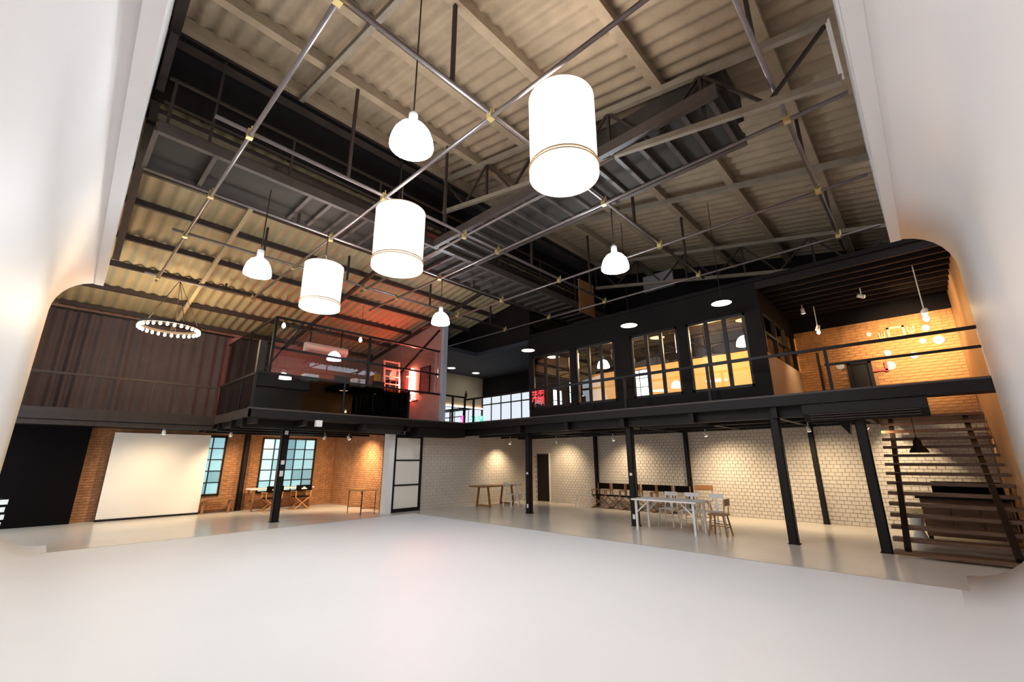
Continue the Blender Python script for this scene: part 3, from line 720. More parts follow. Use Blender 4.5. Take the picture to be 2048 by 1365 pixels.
# ================================================================== COLUMNS
def column(x, y, zt, label, w=0.14, sticker=(), face=-1):
    t = thing('steel_column', label, 'column', (x, y, 0), 'steel columns')
    h = w/2; b = MB()
    b.box(x-h, x+h, y-h, y-h+0.02, 0.012, zt).box(x-h, x+h, y+h-0.02, y+h, 0.012, zt).box(x-0.02, x+0.02, y-h+0.02, y+h-0.02, 0.012, zt)
    b.box(x-h, x-h+0.012, y-h, y+h, 0.012, zt).box(x+h-0.012, x+h, y-h, y+h, 0.012, zt)
    b.build('shaft', 'black', t)
    MB().box(x-h*1.25, x+h*1.25, y-h*1.25, y+h*1.25, 0, 0.014).build('base_plate', 'black', t)
    for z, s in sticker:
        MB().box(x-0.035, x+0.035, y-h-0.012, y-h, z, z+s).build('socket_plate', 'paper', t)
    return t
column(-14.4, 5.05, 2.72, 'black steel column in front of the teal window', 0.19)
column(-10.2, 11.6, 2.62, 'black steel column beside the dark doorway', 0.17, ((1.25, 0.07), (0.18, 0.12)))
column(-6.2, 11.4, 2.62, 'black steel column at the end of the white table', 0.17, ((1.3, 0.07), (0.18, 0.12)))
column(-2.5, 11.3, 2.62, 'black steel column standing alone before the white brick', 0.17)
column(-1.0, 11.46, 2.86, 'black steel column at the foot of the stair', 0.17)
column(-9.8, 15.18, 2.62, 'slim black column on the back wall left of folding chairs', 0.12)
column(-6.15, 15.18, 2.62, 'slim black column on the back wall behind the folding chairs', 0.12)
column(-2.5, 15.18, 2.62, 'slim black column on the back wall nearest the stair', 0.12)
column(-18.6, 5.22, 2.70, 'black column on the brick wall between the two windows', 0.16)
stk = bpy.data.objects['steel_column']
for z, s in ((1.62, 0.12), (1.28, 0.16), (2.5, 0.12)): MB().box(-14.4+0.095, -14.4+0.107, 5.0, 5.1, z, z+s).build('socket_plate', 'paper', stk)

# ================================================================== RAILINGS
t = thing('guard_railing', 'black railing along the glazed room mezzanine', 'railing', (-6, YR, ZM))
MB().box(XL, 0.98, YR-0.03, YR+0.03, 3.97, 4.03).build('handrail', 'black', t)
MB().box(-1.35, 0.96, YR-0.02, YR+0.02, 3.62, 3.67).build('middle_rail', 'black', t)
for x in (-12.5, -9.6, -6.05, -3.75, -1.3): MB().box(x-0.03, x+0.03, YR-0.03, YR+0.03, ZM, 3.97).build('post', 'black', t)
MB().box(0.94, 0.99, YR-0.03, YR+0.03, ZM-0.2, 4.03).build('end_post', 'silver', t)
t = thing('guard_railing', 'black railing along the office and lounge edge', 'railing', (XL, 7, ZM))
MB().box(XL-0.03, XL+0.03, 3.58, YR, 4.05, 4.11).build('handrail', 'black', t)
for y in (3.6, 6.1, 8.45, 10.4, 11.0): MB().box(XL-0.03, XL+0.03, y-0.03, y+0.03, ZM, 4.05).build('post', 'black', t)
for y0, y1 in ((3.63, 6.07), (6.13, 8.42)): MB().box(XL-0.012, XL+0.012, y0, y1, ZM+0.02, 4.04).build('infill_panel', 'darkglass', t)
for y0, y1 in ((3.63, 6.07), (6.13, 8.42)): MB().box(XL-0.06, XL-0.04, y0, y1, ZM+0.02, 3.98).build('backing_panel', 'darkbrown', t)
t = thing('guard_railing', 'brown railing along the walkway before the curtain', 'railing', (-16.4, 1.4, ZM))
MB().box(-16.43, -16.37, -0.7, 3.55, 3.97, 4.03).build('handrail', 'brownsteel', t)
for y in (-0.6, 0.62, 1.9, 3.5): MB().box(-16.425, -16.375, y-0.025, y+0.025, ZM, 3.97).build('post', 'brownsteel', t)
t = thing('guard_railing', 'black railing returning from walkway to office corner', 'railing', (-14.7, 3.58, ZM))
MB().box(-16.4, XL-0.04, 3.555, 3.605, 4.0, 4.06).build('handrail', 'black', t)
for x in (-15.2, -14.0): MB().box(x-0.025, x+0.025, 3.56, 3.6, ZM, 4.0).build('post', 'black', t)
MB().box(-16.35, XL-0.05, 3.575, 3.587, ZM+0.02, 3.98).build('infill_panel', 'darkglass', t)

XG = XL-0.14
# office glass cage
t = thing('glass_enclosure', 'black framed glass enclosure of the mezzanine office', 'glazing', (XG, 6.5, ZM))
for (a, b) in (((XG, 3.95, 5.75), (XG, 9.8, 5.75)), ((XG, 3.95, 5.75), (-17.8, 3.95, 5.75)), ((XG, 3.95, 4.85), (XG, 9.8, 4.85))):
    MB().beam(a, b, 0.05, 0.06).build('frame_rail', 'black', t)
for (x, y) in ((XG, 3.95), (XG, 6.9), (-15.3, 3.95)): MB().box(x-0.035, x+0.035, y-0.035, y+0.035, ZM, 5.75).build('frame_post', 'black', t)
MB().box(XG-0.12, XG+0.02, 3.62, 3.80, ZM, 5.0).build('frame_post', 'brownsteel', t)
MB().beam((XG, 4.7, 5.72), (XG, 3.85, 4.2), 0.04, 0.05, (1, 0, 0)).build('brace', 'black', t)
MB().beam((XG, 9.75, 6.6), (-16.0, 9.75, 5.1), 0.05, 0.06, (0, 1, 0)).build('brace', 'black', t)
for y0, y1 in ((4.0, 6.86), (6.94, 9.75)):
    MB().box(XG-0.006, XG+0.006, y0, y1, 4.14, 5.7).build('pane', 'glass', t)
for x0, x1 in ((-15.26, XG-0.04), (-17.8, -15.34)):
    MB().box(x0, x1, 3.944, 3.956, ZM+0.05, 5.7).build('pane', 'glass', t)

# ================================================================== CURTAIN
cu = MB(); n = 240
for k, z in enumerate((3.12, 4.3, 5.3, 6.2)):
    for i in range(n+1):
        y = -0.75+4.75*i/n
        f = 1/(1+math.exp((y-1.5)*4)); g = 1/(1+math.exp((2.9-y)*5))
        a = 0.012 + 0.062*f*(0.6+0.4*math.sin(5.3*y+1)) + 0.022*g
        cu.v.append((-18.45 + a*math.sin(2*PI*y/(0.29) + 1.3*math.sin(2.9*y)+0.12*k) + 0.025*math.sin(1.9*y) + 0.008*math.sin(31*y+k), y, z))
for k in range(3):
    for i in range(n): a = k*(n+1)+i; cu.f.append((a, a+1, a+n+2, a+n+1))
nv = len(cu.v); cu.v += [(v[0]-0.012, v[1], v[2]) for v in cu.v]; cu.f += [tuple(i+nv for i in q[::-1]) for q in list(cu.f)]
t = thing('stage_curtain', 'plum grey pleated curtain hanging behind the walkway rail', 'curtain', (-18.45, 1.6, ZM))
cu.build('drape', 'curtain', t, True)
MB().tube((-18.45, -0.9, 6.24), (-18.45, 4.2, 6.24), 0.03, 8).build('curtain_rail', 'black', t)
struct(MB().box(-18.6, -16.4, -1.0, -0.85, 2.7, 6.6).build('wall_side', 'cyc'), 'pale side wall at the curtain end')

# ================================================================== STAIR
t = thing('staircase', 'open timber staircase with dark treads rising to the landing', 'staircase', (0, 11.3, 0))
NT = 15
for i in range(NT):
    y = 11.28+0.272*i; z = 0.10+0.192*i
    MB().box(-0.88, 0.97, y-0.14, y+0.14, z-0.065, z).build('tread', 'tread', t)
for x in (-0.68, 0.68):
    MB().beam((x, 11.2, -0.02+0.12), (x, 11.28+0.272*(NT-1), 0.0+0.192*(NT-1)), 0.09, 0.16).build('stringer', 'black', t)

# furniture under the stair
t = thing('sideboard', 'dark wooden sideboard with black top behind the stair treads', 'sideboard', (0.3, 14.2, 0))
MB().box(-0.45, 0.95, 13.9, 14.5, 0.08, 0.86).build('body', 'darkwood', t)
MB().box(-0.52, 0.98, 13.84, 14.55, 0.86, 0.92).build('worktop', 'black', t)
for i in range(3):
    a = -0.42+i*0.46; MB().box(a, a+0.42, 13.875, 13.9, 0.12, 0.46).build('door_panel', 'darkwood', t); MB().box(a, a+0.42, 13.875, 13.9, 0.5, 0.82).build('drawer', 'darkwood', t)
for x in (-0.4, 0.85): MB().box(x-0.04, x+0.04, 13.95, 14.05, 0, 0.09).build('leg', 'black', t)
bk = MB(); bk.prism([(13.95, 0.92), (14.45, 0.92), (14.42, 1.22), (14.05, 1.22)], 'x', -0.2, 0.9)
tag(bk.build('covered_box', 'fabric'), 'black covered box on the sideboard behind the stair', 'box')
t = thing('ornament', 'small white and gold ornament on the floor behind the treads', 'ornament', (-0.55, 13.3, 0))
MB().lathe([(0.09, 0), (0.13, 0.1), (0.06, 0.28), (0.11, 0.36), (0.12, 0.5), (0.03, 0.6)], 14, (-0.55, 13.3, 0), cap0=True, cap1=True).build('figure', 'china', t, True)
MB().box(-0.7, -0.42, 13.24, 13.36, 0.6, 0.68).build('crown', 'gold', t)
t = thing('bell_pendant', 'black bell shaped pendant lamp behind the stair treads', 'lamp', (-0.25, 13.6, 1.86))
MB().lathe([(0.17, 0.0), (0.16, 0.05), (0.08, 0.16), (0.07, 0.26), (0.03, 0.34)], 20, (-0.25, 13.6, 1.86), cap1=True).build('lamp_shade', 'black', t, True)
MB().lathe([(0.01, 0.012), (0.16, 0.012)], 20, (-0.25, 13.6, 1.86)).build('diffuser', 'whiteplastic', t)
MB().tube((-0.25, 13.6, 2.2), (-0.25, 13.6, 2.95), 0.008, 5).build('suspension', 'black', t)

t = thing('notched_rack', 'white notched rack peeping out at the cyclorama edge', 'rack', (-15.4, -0.42, 0))
MB().box(-15.45, -15.35, -0.62, -0.42, 0.0, 0.95).build('upright', 'black', t)
for k in range(4): MB().box(-15.46, -15.34, -0.60, -0.33+0.02*(k % 2), 0.33+k*0.16, 0.43+k*0.16).build('peg', 'whiteplastic', t)

# air conditioners
def ac_unit(x0, x1, y0, z1, label, m='acblack', dep=0.62, h=0.36, axis='x'):
    t = thing('air_conditioner', label, 'air conditioner', ((x0+x1)/2, y0, z1-h) if axis == 'x' else (y0, (x0+x1)/2, z1-h), 'air conditioners')
    pf = [(y0+dep, z1), (y0, z1), (y0+0.02, z1-h*0.55), (y0+0.16, z1-h), (y0+dep, z1-h*0.9)]
    if axis == 'y': pf = [(2*y0-a, b) for a, b in pf]
    b = MB()
    if axis == 'x': b.prism(pf, 'x', x0, x1)
    else: b.prism(pf, 'y', x0, x1)
    b.build('casing', m, t)
    for k in range(3):
        z = z1-h*0.62-k*0.045; off = 0.035+k*0.035
        if axis == 'x': MB().box(x0+0.12, x1-0.12, y0+off-0.03, y0+off-0.015, z, z+0.012).build('louvre', 'decksteel', t)
        else: MB().box(y0-off+0.015, y0-off+0.03, x0+0.12, x1-0.12, z, z+0.012).build('louvre', 'decksteel', t)
    return t
ac_unit(-1.9, 0.08, 11.06, 2.85, 'large charcoal air conditioner under the deck beside the stair', dep=0.28)
ac_unit(-6.0, -4.1, 11.5, 2.85, 'charcoal air conditioner under the deck above the white table', h=0.3)
ac_unit(-9.7, -8.0, 11.5, 2.85, 'charcoal air conditioner under the deck near the dark doorway', h=0.28)
ac_unit(6.9, 8.4, -13.1, 2.86, 'charcoal air conditioner under the office deck', h=0.28, axis='y')
sp = MB().prism([(-1.75, 2.86), (-1.3, 2.86), (-1.36, 2.28)], 'y', 13.0, 13.3).build('speaker_box', 'acblack'); tag(sp, 'black wedge speaker under the deck near the stair column', 'speaker')

# flood lamp at office deck edge
t = thing('flood_lamp', 'white flood lamp clipped to the office deck edge', 'lamp', (-12.85, 5.35, 2.74))
MB().box(-12.88, -12.78, 5.28, 5.46, 2.68, 2.86).build('lamp_head', 'whiteplastic', t)
MB().box(-12.96, -12.86, 5.34, 5.38, 2.80, 2.92).build('bracket', 'black', t)

# ================================================================== FURNITURE
bd = thing('backdrop_board', 'big cream backdrop board leaning on the brick wall', 'backdrop', (-18.4, 2.7, 0))
MB().box(-18.44, -18.38, 1.46, 4.0, 0.06, 2.6).build('board', 'offwhite', bd)
MB().box(-18.5, -18.36, 1.46, 4.0, 0.0, 0.06).build('base_rail', 'black', bd)
for y in (1.47, 3.97): MB().box(-18.5, -18.44, y-0.02, y+0.04, 0.0, 2.55).build('support', 'black', bd)
bp = MB().box(-18.55, -18.4, -0.75, 0.92, 0.0, 2.86).build('black_flat', 'fabric'); tag(bp, 'tall black flat standing left of the cream board', 'panel')
BN = thing('bench', 'low brown wooden bench right of the cream board', 'bench', (-18.3, 4.55, 0))
MB().box(-18.5, -18.1, 4.02, 4.95, 0.42, 0.48).build('seat', 'brown', BN)
for y in (4.1, 4.87):
    MB().beam((-18.15, y-0.06, 0), (-18.2, y, 0.43), 0.05).build('leg', 'brown', BN); MB().beam((-18.45, y+0.06, 0), (-18.4, y, 0.43), 0.05).build('leg', 'brown', BN)
DK = thing('desk', 'long pale desk under the teal window', 'desk', (-18.1, 6.5, 0))
MB().box(-18.45, -17.75, 5.35, 7.55, 0.72, 0.76).build('desktop', 'offwhite', DK)
for y in (5.45, 7.45):
    for x in (-18.38, -17.82): MB().box(x-0.025, x+0.025, y-0.025, y+0.025, 0, 0.72).build('leg', 'brown', DK)
MB().box(-18.4, -17.8, 5.43, 5.47, 0.12, 0.17).build('stretcher', 'brown', DK)
MB().box(-18.4, -17.8, 7.43, 7.47, 0.12, 0.17).build('stretcher', 'brown', DK)

# director chair prototype, facing +y (back band at -y)
def director(label, loc, rz, group, mark=False, wm='orangewood'):
    t = thing('folding_chair', label, 'chair', (0, 0, 0), group)
    for sx in (-0.26, 0.26):
        MB().beam((sx, -0.22, 0.43), (sx, -0.22, 0.86), 0.03).build('back_post', wm, t)
    for y in (-0.2, 0.2):
        MB().beam((-0.26, y, 0.02), (0.26, y, 0.44), 0.035, 0.025).build('cross_leg', wm, t)
        MB().beam((0.26, y+0.02, 0.02), (-0.26, y+0.02, 0.44), 0.035, 0.025).build('cross_leg', wm, t)
    for sx in (-0.27, 0.27):
        MB().box(sx-0.018, sx+0.018, -0.26, 0.26, 0.0, 0.035).build('foot_rail', wm, t)
        MB().box(sx-0.022, sx+0.022, -0.26, 0.24, 0.62, 0.645).build('armrest', wm, t)
        MB().box(sx-0.016, sx+0.016, 0.18, 0.21, 0.43, 0.62).build('arm_post', wm, t)
    MB().box(-0.27, 0.27, -0.22, 0.22, 0.43, 0.455).build('seat', 'fabric', t)
    bk_ = MB().box(-0.28, 0.28, -0.245, -0.232, 0.66, 0.86).build('backrest', 'fabric', t)
    if mark:
        mk = MB(); mk.prism([(-0.09, 0.71), (0.10, 0.71), (0.11, 0.74), (0.05, 0.755), (0.03, 0.79), (-0.03, 0.80), (-0.05, 0.76), (-0.10, 0.75)], 'y', -0.2485, -0.2455); mk.build('logo_print', 'paper', bk_)
    t.location = loc; t.rotation_euler = (0, 0, rz); WL[t.name] = Vector(loc)
    return t
dc = director('folding chair with black canvas and white print, nearer the cream board', (-17.45, 5.95, 0), PI/2, 'folding chairs at the desk', True)
dup(dc, (-17.45, 6.95, 0), PI/2, 'folding chair with black canvas and white print, right of column')
ords = ['first', 'second', 'third', 'fourth', 'fifth', 'sixth', 'seventh', 'eighth']
xs = [-9.35, -8.75, -8.15, -7.55, -6.95, -6.35]
c0 = None
for i, x in enumerate(xs):
    lab = '%s black canvas folding chair along the back wall, from the doorway' % ords[i]
    if c0 is None: c0 = director(lab, (x, 14.72, 0), PI, 'folding chairs along the back wall', wm='brown')
    else: dup(c0, (x, 14.72+0.04*((i % 2)-0.5), 0), PI, lab)

# white metal chair prototype
def metal_chair(label, loc, rz, group, m='whitemetal'):
    t = thing('metal_chair', label, 'chair', (0, 0, 0), group)
    MB().box(-0.19, 0.19, -0.19, 0.19, 0.435, 0.455).build('seat', m, t)
    for sx, sy in ((-1,-1),(1,-1),(1,1),(-1,1)):
        MB().beam((sx*0.21, sy*0.22, 0), (sx*0.17, sy*0.17, 0.44), 0.03).build('leg', m, t)
    for sx in (-1, 1): MB().tube((sx*0.17, -0.18, 0.45), (sx*0.18, -0.24, 0.85), 0.012, 8).build('back_post', m, t)
    MB().box(-0.18, 0.18, -0.25, -0.235, 0.76, 0.86).build('backrest', m, t)
    MB().box(-0.035, 0.035, -0.225, -0.215, 0.45, 0.78).build('back_splat', m, t)
    for y in (-0.19, 0.19): MB().box(-0.19, 0.19, y-0.008, y+0.008, 0.2, 0.22).build('stretcher', m, t)
    t.location = loc; t.rotation_euler = (0, 0, rz); WL[t.name] = Vector(loc); return t
mc = metal_chair('white metal chair standing left of the folding chair row', (-10.1, 14.55, 0), 2.4, 'white metal chairs')
dup(mc, (-5.55, 12.05, 0), PI, 'white metal chair behind the white table, near black column')
dup(mc, (-4.95, 12.05, 0), PI+0.1, 'white metal chair behind the middle of the white table')
dup(mc, (-4.35, 12.0, 0), PI-0.1, 'white metal chair behind the white table, near wooden chair')
dup(mc, (-12.15, 12.75, 0), -PI/2, 'white metal chair at the trestle table, farther from column')
dup(mc, (-12.1, 13.3, 0), -PI/2+0.2, 'white metal chair at the trestle table, nearer the column')
# white table
t = thing('long_table', 'long white metal table between the black column and wooden chair', 'table', (-4.95, 11.15, 0))
MB().box(-5.95, -4.28, 10.75, 11.55, 0.72, 0.755).build('tabletop', 'whitemetal', t)
for x in (-5.85, -4.38):
    for y in (10.83, 11.47): MB().box(x-0.025, x+0.025, y-0.025, y+0.025, 0, 0.72).build('leg', 'whitemetal', t)
for y in (10.83, 11.47):
    MB().beam((-5.85, y, 0.42), (-5.5, y, 0.72), 0.025).build('brace', 'whitemetal', t); MB().beam((-4.38, y, 0.42), (-4.7, y, 0.72), 0.025).build('brace', 'whitemetal', t)
# trestle table
t = thing('trestle_table', 'brown wooden trestle table against the white cross wall', 'table', (-12.95, 12.7, 0))
MB().box(-13.3, -12.5, 11.6, 13.7, 0.72, 0.77).build('tabletop', 'brown', t)
for y in (12.0, 13.3):
    for x, d in ((-13.15, -0.12), (-12.65, 0.12)): MB().beam((x+d, y, 0.0), (x, y, 0.73), 0.06).build('leg', 'brown', t)
    MB().box(-13.27, -12.53, y-0.035, y+0.035, 0.02, 0.08).build('foot_bar', 'brown', t)
# wooden chair
def wood_chair(label, loc, rz, m='brown', wide=0.17, top=0.82):
    t = thing('wooden_chair', label, 'chair', (0, 0, 0), 'wooden chairs')
    MB().prism([(-0.2, -0.19), (0.2, -0.19), (0.2, 0.17), (0.16, 0.2), (-0.16, 0.2), (-0.2, 0.17)], 'z', 0.45, 0.48).build('seat', m, t)
    for sx, sy in ((-1,-1),(1,-1),(1,1),(-1,1)): MB().beam((sx*0.2, sy*0.2, 0), (sx*0.14, sy*0.14, 0.455), 0.03).build('leg', m, t)
    for y in (-0.175, 0.175): MB().box(-0.17, 0.17, y-0.01, y+0.01, 0.18, 0.2).build('stretcher', m, t)
    for x in (-0.175, 0.175): MB().box(x-0.01, x+0.01, -0.17, 0.17, 0.22, 0.24).build('stretcher', m, t)
    for sx in (-1, 1): MB().beam((sx*wide*0.85, -0.17, 0.46), (sx*wide*0.9, -0.21, top-0.02), 0.02).build('back_post', m, t)
    MB().box(-wide, wide, -0.225, -0.205, top-0.15, top).build('backrest', m, t)
    t.location = loc; t.rotation_euler = (0, 0, rz); WL[t.name] = Vector(loc); return t
wood_chair('small brown wooden chair at the right end of the white table', (-4.0, 11.35, 0), PI/2)
wood_chair('brown wooden chair with wide back behind the white table', (-5.45, 14.35, 0), PI+0.2, wide=0.27, top=0.94)
# side table
t = thing('side_table', 'small wooden side table with thin black legs by warm brick', 'table', (-14.45, 7.8, 0))
MB().box(-14.95, -13.95, 7.5, 8.1, 0.74, 0.775).build('tabletop', 'orangewood', t)
for x in (-14.9, -14.0):
    for y in (7.55, 8.05): MB().tube((x, y, 0), (x, y, 0.74), 0.014, 6).build('leg', 'black', t)
    MB().tube((x, 7.55, 0.2), (x, 8.05, 0.2), 0.01, 6).build('stretcher', 'black', t)
for x, s in ((-14.9, 1), (-14.0, -1)): MB().tube((x, 7.55, 0.62), (x+s*0.1, 7.55, 0.74), 0.008, 5).build('brace', 'black', t)

# ================================================================== OFFICE CONTENTS
t = thing('office_desk', 'long dark desk behind the office railing panels', 'desk', (-13.7, 6.4, ZM))
MB().box(-14.1, -13.3, 5.0, 8.2, ZM+0.72, ZM+0.76).build('desktop', 'darkwood', t)
for y in (5.1, 8.1):
    for x in (-14.05, -13.35): MB().box(x-0.03, x+0.03, y-0.03, y+0.03, ZM, ZM+0.72).build('leg', 'black', t)
def monitor(y, label, w_=0.5):
    t = thing('monitor', label, 'monitor', (-13.6, y, ZM+0.76), 'office monitors')
    MB().box(-13.62, -13.58, y-w_/2, y+w_/2, ZM+0.92, ZM+1.28).build('screen', 'acblack', t)
    MB().box(-13.64, -13.6, y-0.03, y+0.03, ZM+0.76, ZM+0.96).build('stand', 'black', t)
    MB().box(-13.72, -13.52, y-0.12, y+0.12, ZM+0.76, ZM+0.775).build('foot', 'black', t)
monitor(6.3, 'black monitor on the office desk nearer the glass corner'); monitor(7.6, 'black monitor on the office desk nearer the ladder', 0.45)
for i, (y, l, m, h) in enumerate(((6.9, 'stack of white paper on the office desk', 'paper', 0.52), (5.3, 'white desk lamp base on the office desk', 'whiteplastic', 0.46))):
    b = MB(); 
    for k in range(6): b.box(-13.85+0.01*(k % 2), -13.55, y-0.22+0.008*(k % 3), y+0.22, ZM+0.76+k*h/6, ZM+0.76+(k+0.92)*h/6)
    tag(b.build('paper_stack' if i == 0 else 'file_box', m), l if i == 0 else 'white file box on the office desk near glass corner', 'paper' if i == 0 else 'box')
t = thing('ladder', 'pale aluminium step ladder before the red lit wall', 'ladder', (-15.0, 8.95, ZM))
for y in (8.62, 9.28):
    MB().beam((-14.8, y, ZM), (-15.1, y, ZM+2.45), 0.07, 0.06).build('stile', 'alum', t); MB().beam((-15.4, y, ZM), (-15.14, y, ZM+2.4), 0.03, 0.04).build('rear_stile', 'black', t)
for k in range(1, 9):
    f_ = k/8.1; MB().box(-14.8-0.3*f_-0.05, -14.8-0.3*f_+0.04, 8.64, 9.26, ZM+2.45*f_-0.025, ZM+2.45*f_+0.01).build('rung', 'alum', t)
t = thing('wall_air_unit', 'white wall air conditioner high inside the office', 'air conditioner', (-16.3, 6.7, 5.7))
MB().prism([(-16.45, 6.0), (-16.2, 6.0), (-16.12, 5.9), (-16.12, 5.78), (-16.25, 5.68), (-16.45, 5.68)], 'y', 6.0, 7.6).build('casing', 'whiteplastic', t)
MB().box(-16.2, -16.13, 6.1, 7.5, 5.69, 5.71).build('flap', 'greyboard', t)
for y in (6.2, 7.4): MB().box(-16.4, -16.36, y-0.02, y+0.02, 6.0, 6.8).build('hanger', 'black', t)
# shelf with things against the mauve wall
t = thing('shelf_unit', 'dark shelf unit left of the ladder in the office', 'shelf', (-16.3, 9.4, ZM))
for z in (0.1, 0.95, 1.75): MB().box(-16.9, -15.5, 9.15, 9.7, ZM+z, ZM+z+0.04).build('shelf_board', 'black', t)
for x in (-16.9, -15.5):
    for y in (9.17, 9.68): MB().box(x-0.02, x+0.02, y-0.02, y+0.02, ZM, ZM+1.78).build('upright', 'black', t)
bx_ = MB().box(-16.85, -16.55, 9.2, 9.5, ZM+1.79, ZM+2.17).build('yellow_box', 'yellow'); tag(bx_, 'bright yellow box on top of the office shelf', 'box')
pr = MB().prism([(9.2, ZM+1.79), (9.65, ZM+1.79), (9.65, ZM+2.2), (9.3, ZM+2.2), (9.2, ZM+2.05)], 'x', -16.45, -15.6); t = tag(pr.build('printer', 'greyboard'), 'pale topped printer on the office shelf beside yellow box', 'printer')
for i in range(8):
    h = 0.42+0.05*math.sin(i*2.1); x = -16.4+i*0.09
    tag(MB().box(x, x+0.075, 9.2, 9.45, ZM+0.99, ZM+0.99+h).build('binder', 'orangebook'), 'orange binder, %s from the left on the office shelf' % ords[i], 'binder', 'orange binders on the office shelf')
# neon figure on the mauve wall
t = thing('neon_sign', 'blazing red vertical neon tubes on the mauve office wall', 'neon sign', (-14.6, 9.72, 4.0))
for i, (x, z0, z1) in enumerate(((-14.95, 4.05, 5.25), (-14.82, 4.3, 5.35), (-14.68, 4.05, 5.3), (-14.55, 4.2, 5.2))):
    MB().tube((x, 9.72, z0), (x, 9.72, z1), 0.022, 8).build('neon_tube', 'neoncore' if i in (1, 2) else 'neonred', t, True)
MB().path([(-14.95, 9.72, 4.05), (-14.8, 9.72, 4.0), (-14.6, 9.72, 4.1), (-14.45, 9.72, 4.05)], 0.02).build('neon_tube', 'neonred', t)
MB().path([(-14.8, 9.74, 4.3), (-14.7, 9.74, 4.6), (-14.75, 9.74, 4.8)], 0.018).build('neon_tube', 'neoncore', t)
MB().box(-15.05, -14.4, 9.76, 9.8, 3.98, 4.02).build('shelf_bracket', 'black', t)
light('neon_glow', 'AREA', (-14.7, 9.6, 4.7), 90, (1, 0.09, 0.05), size=0.7, aim=(-14.9, 7.0, 4.9))  # added unseen area light, stands in for the red spill of the tubes
pic = thing('wall_picture', 'dark framed print right of the red neon', 'picture', (-14.0, 9.77, 4.3))
MB().box(-14.25, -13.65, 9.77, 9.8, 4.25, 5.25).build('print', 'art', pic)
f = MB().box(-14.28, -14.25, 9.755, 9.8, 4.22, 5.28).box(-13.65, -13.62, 9.755, 9.8, 4.22, 5.28).box(-14.28, -13.62, 9.755, 9.8, 5.25, 5.28).box(-14.28, -13.62, 9.755, 9.8, 4.22, 4.25)
f.build('frame', 'black', pic)
# bare bulbs hanging in the office
for (x, y, z, l) in ((-14.5, 4.6, 5.95, 'bare glowing bulb above the glass corner of the office'), (-14.0, 7.0, 5.85, 'bare glowing bulb above the office air conditioner')):
    t = thing('bare_bulb', l, 'lamp', (x, y, z), 'bare bulbs')
    MB().lathe([(0.015, -0.09), (0.05, -0.05), (0.055, -0.01), (0.03, 0.05), (0.02, 0.08)], 14, (x, y, z), cap0=True, cap1=True).build('bulb', 'warmbulb', t, True)
    MB().tube((x, y, z+0.07), (x, y, zl(x)-0.1), 0.006, 5).build('cord', 'black', t)

# ================================================================== LOUNGE CONTENTS
t = thing('counter_table', 'high black counter table behind the lounge rail corner', 'table', (-14.2, 11.4, ZM))
MB().box(-15.2, -13.3, 11.2, 11.7, ZM+0.60, ZM+0.64).build('tabletop', 'black', t)
for x in (-15.1, -14.25, -13.4): MB().box(x-0.02, x+0.02, 11.3, 11.34, ZM, ZM+0.6).build('leg', 'black', t); 
MB().box(-15.1, -13.4, 11.3, 11.34, ZM+0.3, ZM+0.33).build('stretcher', 'black', t)
def text_sign(name, body, label, loc, rot, size, m, cat='neon sign'):
    cu_ = bpy.data.curves.new(name, 'FONT'); cu_.body = body; cu_.size = size; cu_.extrude = 0.008; cu_.bevel_depth = 0.006; cu_.align_x = 'CENTER'
    o = bpy.data.objects.new(name, cu_); COL.objects.link(o)
    dg = bpy.context.evaluated_depsgraph_get(); me = bpy.data.meshes.new_from_object(o.evaluated_get(dg)); bpy.data.objects.remove(o)
    o = bpy.data.objects.new(name, me); COL.objects.link(o); me.materials.clear(); me.materials.append(M[m]); o.location = loc; o.rotation_euler = rot
    return tag(o, label, cat)
RZ = 0.80
text_sign('dollar_sign', '$', 'pink neon dollar shape standing at the lounge rail corner', (-13.35, 11.25, ZM+0.03), (PI/2, 0, RZ), 0.42, 'neonpink')
for i, (x, y, l) in enumerate(((-12.72, 11.22, 'green and white lit sign at the lounge rail, nearer the pink neon'), (-12.42, 11.35, 'green and white lit sign at the lounge rail, farther from pink neon'))):
    t = thing('lit_sign', l, 'sign', (x, y, ZM), 'green lit signs')
    s_ = MB(); s_.box(x-0.12, x+0.12, y-0.01, y+0.03, ZM+0.01, ZM+0.26); s_.build('panel', 'neongreen', t)
    c_ = MB(); c_.beam((x-0.08, y-0.016, ZM+0.06), (x+0.08, y-0.016, ZM+0.21), 0.012, 0.03); 
    if i == 0: c_.beam((x-0.08, y-0.016, ZM+0.21), (x+0.08, y-0.016, ZM+0.06), 0.012, 0.03)
    else: c_.beam((x+0.08, y-0.016, ZM+0.21), (x-0.06, y-0.016, ZM+0.2), 0.012, 0.03)
    c_.build('mark', 'signwhite', t)
bt = thing('bottle', 'small dark bottle standing on the lounge rail corner', 'bottle', (XL+0.0, YR+0.0, 4.11))
MB().lathe([(0.05, 0), (0.05, 0.12), (0.02, 0.18), (0.018, 0.26)], 12, (XL, YR, 4.11), cap0=True, cap1=True).build('body', 'black', bt, True)
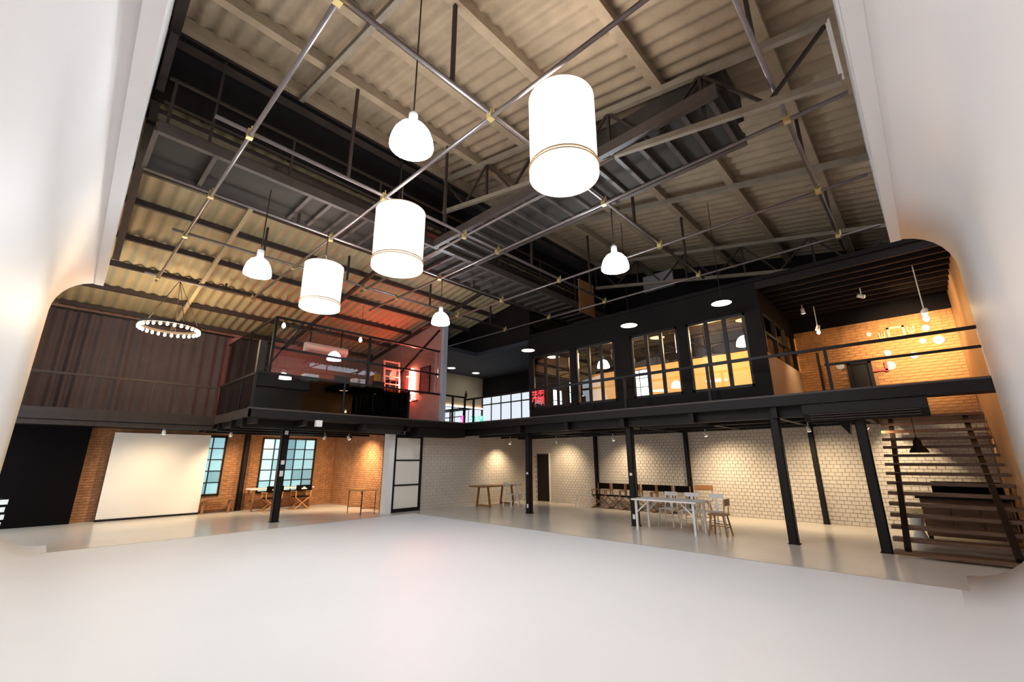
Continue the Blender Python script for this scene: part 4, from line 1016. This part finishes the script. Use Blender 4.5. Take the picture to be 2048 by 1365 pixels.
# red character sign in the first glazed room window
t = thing('red_sign', 'red lit sign with dense strokes in the dark window', 'neon sign', (-9.75, 11.52, 3.5))
st = [(0, .60, .50, .60), (0, .50, .22, .50), (.05, .60, .05, .42), (.17, .60, .17, .42), (.28, .52, .5, .52), (.28, .44, .5, .44), (.39, .60, .39, .36),
      (0, .40, .24, .40), (0, .30, .5, .30), (.08, .34, .0, .16), (.10, .34, .22, .18), (.28, .34, .28, .14), (.28, .24, .5, .24), (.5, .34, .48, .12), (.28, .15, .5, .15), (.40, .30, .40, .02), (.15, .26, .15, .10)]
for k in range(0, len(st), 3):
    b = MB()
    for (a, c, d, e) in st[k:k+3]: b.tube((-9.93+a, 11.52, 3.52+c), (-9.93+d, 11.52, 3.52+e), 0.013, 6)
    b.build('sign_stroke', 'neonsign', t)

# landing wall decorations -------------------------------------------
def plate(x, z, r, label, m2='chinablue'):
    r *= 0.88
    t = thing('wall_plate', label, 'plate', (x, YB-0.03, z), 'plates on the golden brick wall')
    def rot(prof_, mm, nm):
        b = MB(); n = 20
        for rr_, d in prof_:
            for i in range(n): a = 2*PI*i/n; b.v.append((x+rr_*math.cos(a), YB-0.01-d, z+rr_*math.sin(a)))
        for k in range(len(prof_)-1):
            for i in range(n): j = (i+1) % n; b.f.append((k*n+i, k*n+j, (k+1)*n+j, (k+1)*n+i))
        b.build(nm, mm, t, True)
    rot([(r, 0.0), (r, 0.03), (r*0.62, 0.012), (r*0.6, 0.012)], 'china', 'rim'); rot([(r*0.62, 0.013), (0.005, 0.014)], m2, 'centre')
plate(0.61, 4.66, 0.125, 'white plate right of the pale lit patch on brick')
plate(-0.44, 4.14, 0.135, 'white plate beside the red bracket on brick wall')
plate(-1.51, 4.28, 0.11, 'pale round plate left of the dark doorway', 'china')
plate(-0.73, 5.08, 0.07, 'small white plate left of the gilded frame')
plate(-0.43, 4.49, 0.09, 'white plate halfway between gilded frame and doorway')
plate(0.08, 4.34, 0.10, 'white plate low in the brightest patch of brick')
plate(0.43, 5.02, 0.09, 'white plate high right of the gilded frame')
plate(0.31, 4.69, 0.08, 'small white plate just under the handrail line on brick')
t = thing('wall_frame', 'empty gilded square frame on the golden brick wall', 'frame', (-0.16, YB-0.04, 4.85))
for a in ((-0.34, -0.29, 4.86, 5.18), (-0.03, 0.02, 4.86, 5.18)): MB().box(a[0], a[1], YB-0.05, YB-0.01, a[2], a[3]).build('frame_side', 'gold', t)
for a in ((4.86, 4.91), (5.13, 5.18)): MB().box(-0.34, 0.02, YB-0.05, YB-0.01, a[0], a[1]).build('frame_rail', 'gold', t)
for x, z, l in ((-0.46, 4.98, 'carved gilded ornament left of the gilded frame'), (0.14, 5.03, 'carved gilded ornament right of the gilded frame')):
    b = MB(); b.path([(x-0.06, YB-0.03, z+0.1), (x-0.05, YB-0.03, z-0.05), (x, YB-0.03, z-0.1), (x+0.05, YB-0.03, z-0.05), (x+0.06, YB-0.03, z+0.1)], 0.018); b.tube((x, YB-0.03, z-0.1), (x, YB-0.03, z+0.06), 0.014, 6)
    tag(b.build('wall_ornament', 'gold'), l, 'ornament', 'gilded wall ornaments')
t = thing('red_bracket', 'red painted bar beside the dark doorway on brick', 'bracket', (-0.7, YB-0.05, 4.0))
MB().box(-0.82, -0.5, YB-0.08, YB-0.01, 4.02, 4.07).build('bar', 'redpaint', t); MB().box(-0.55, -0.49, YB-0.08, YB-0.01, 4.0, 4.26).build('upright', 'redpaint', t)
ppost = MB().box(-1.98, -1.92, 14.9, 14.96, ZM, 4.7).build('landing_post', 'black'); tag(ppost, 'thin black post in front of the brick at the landing', 'post')
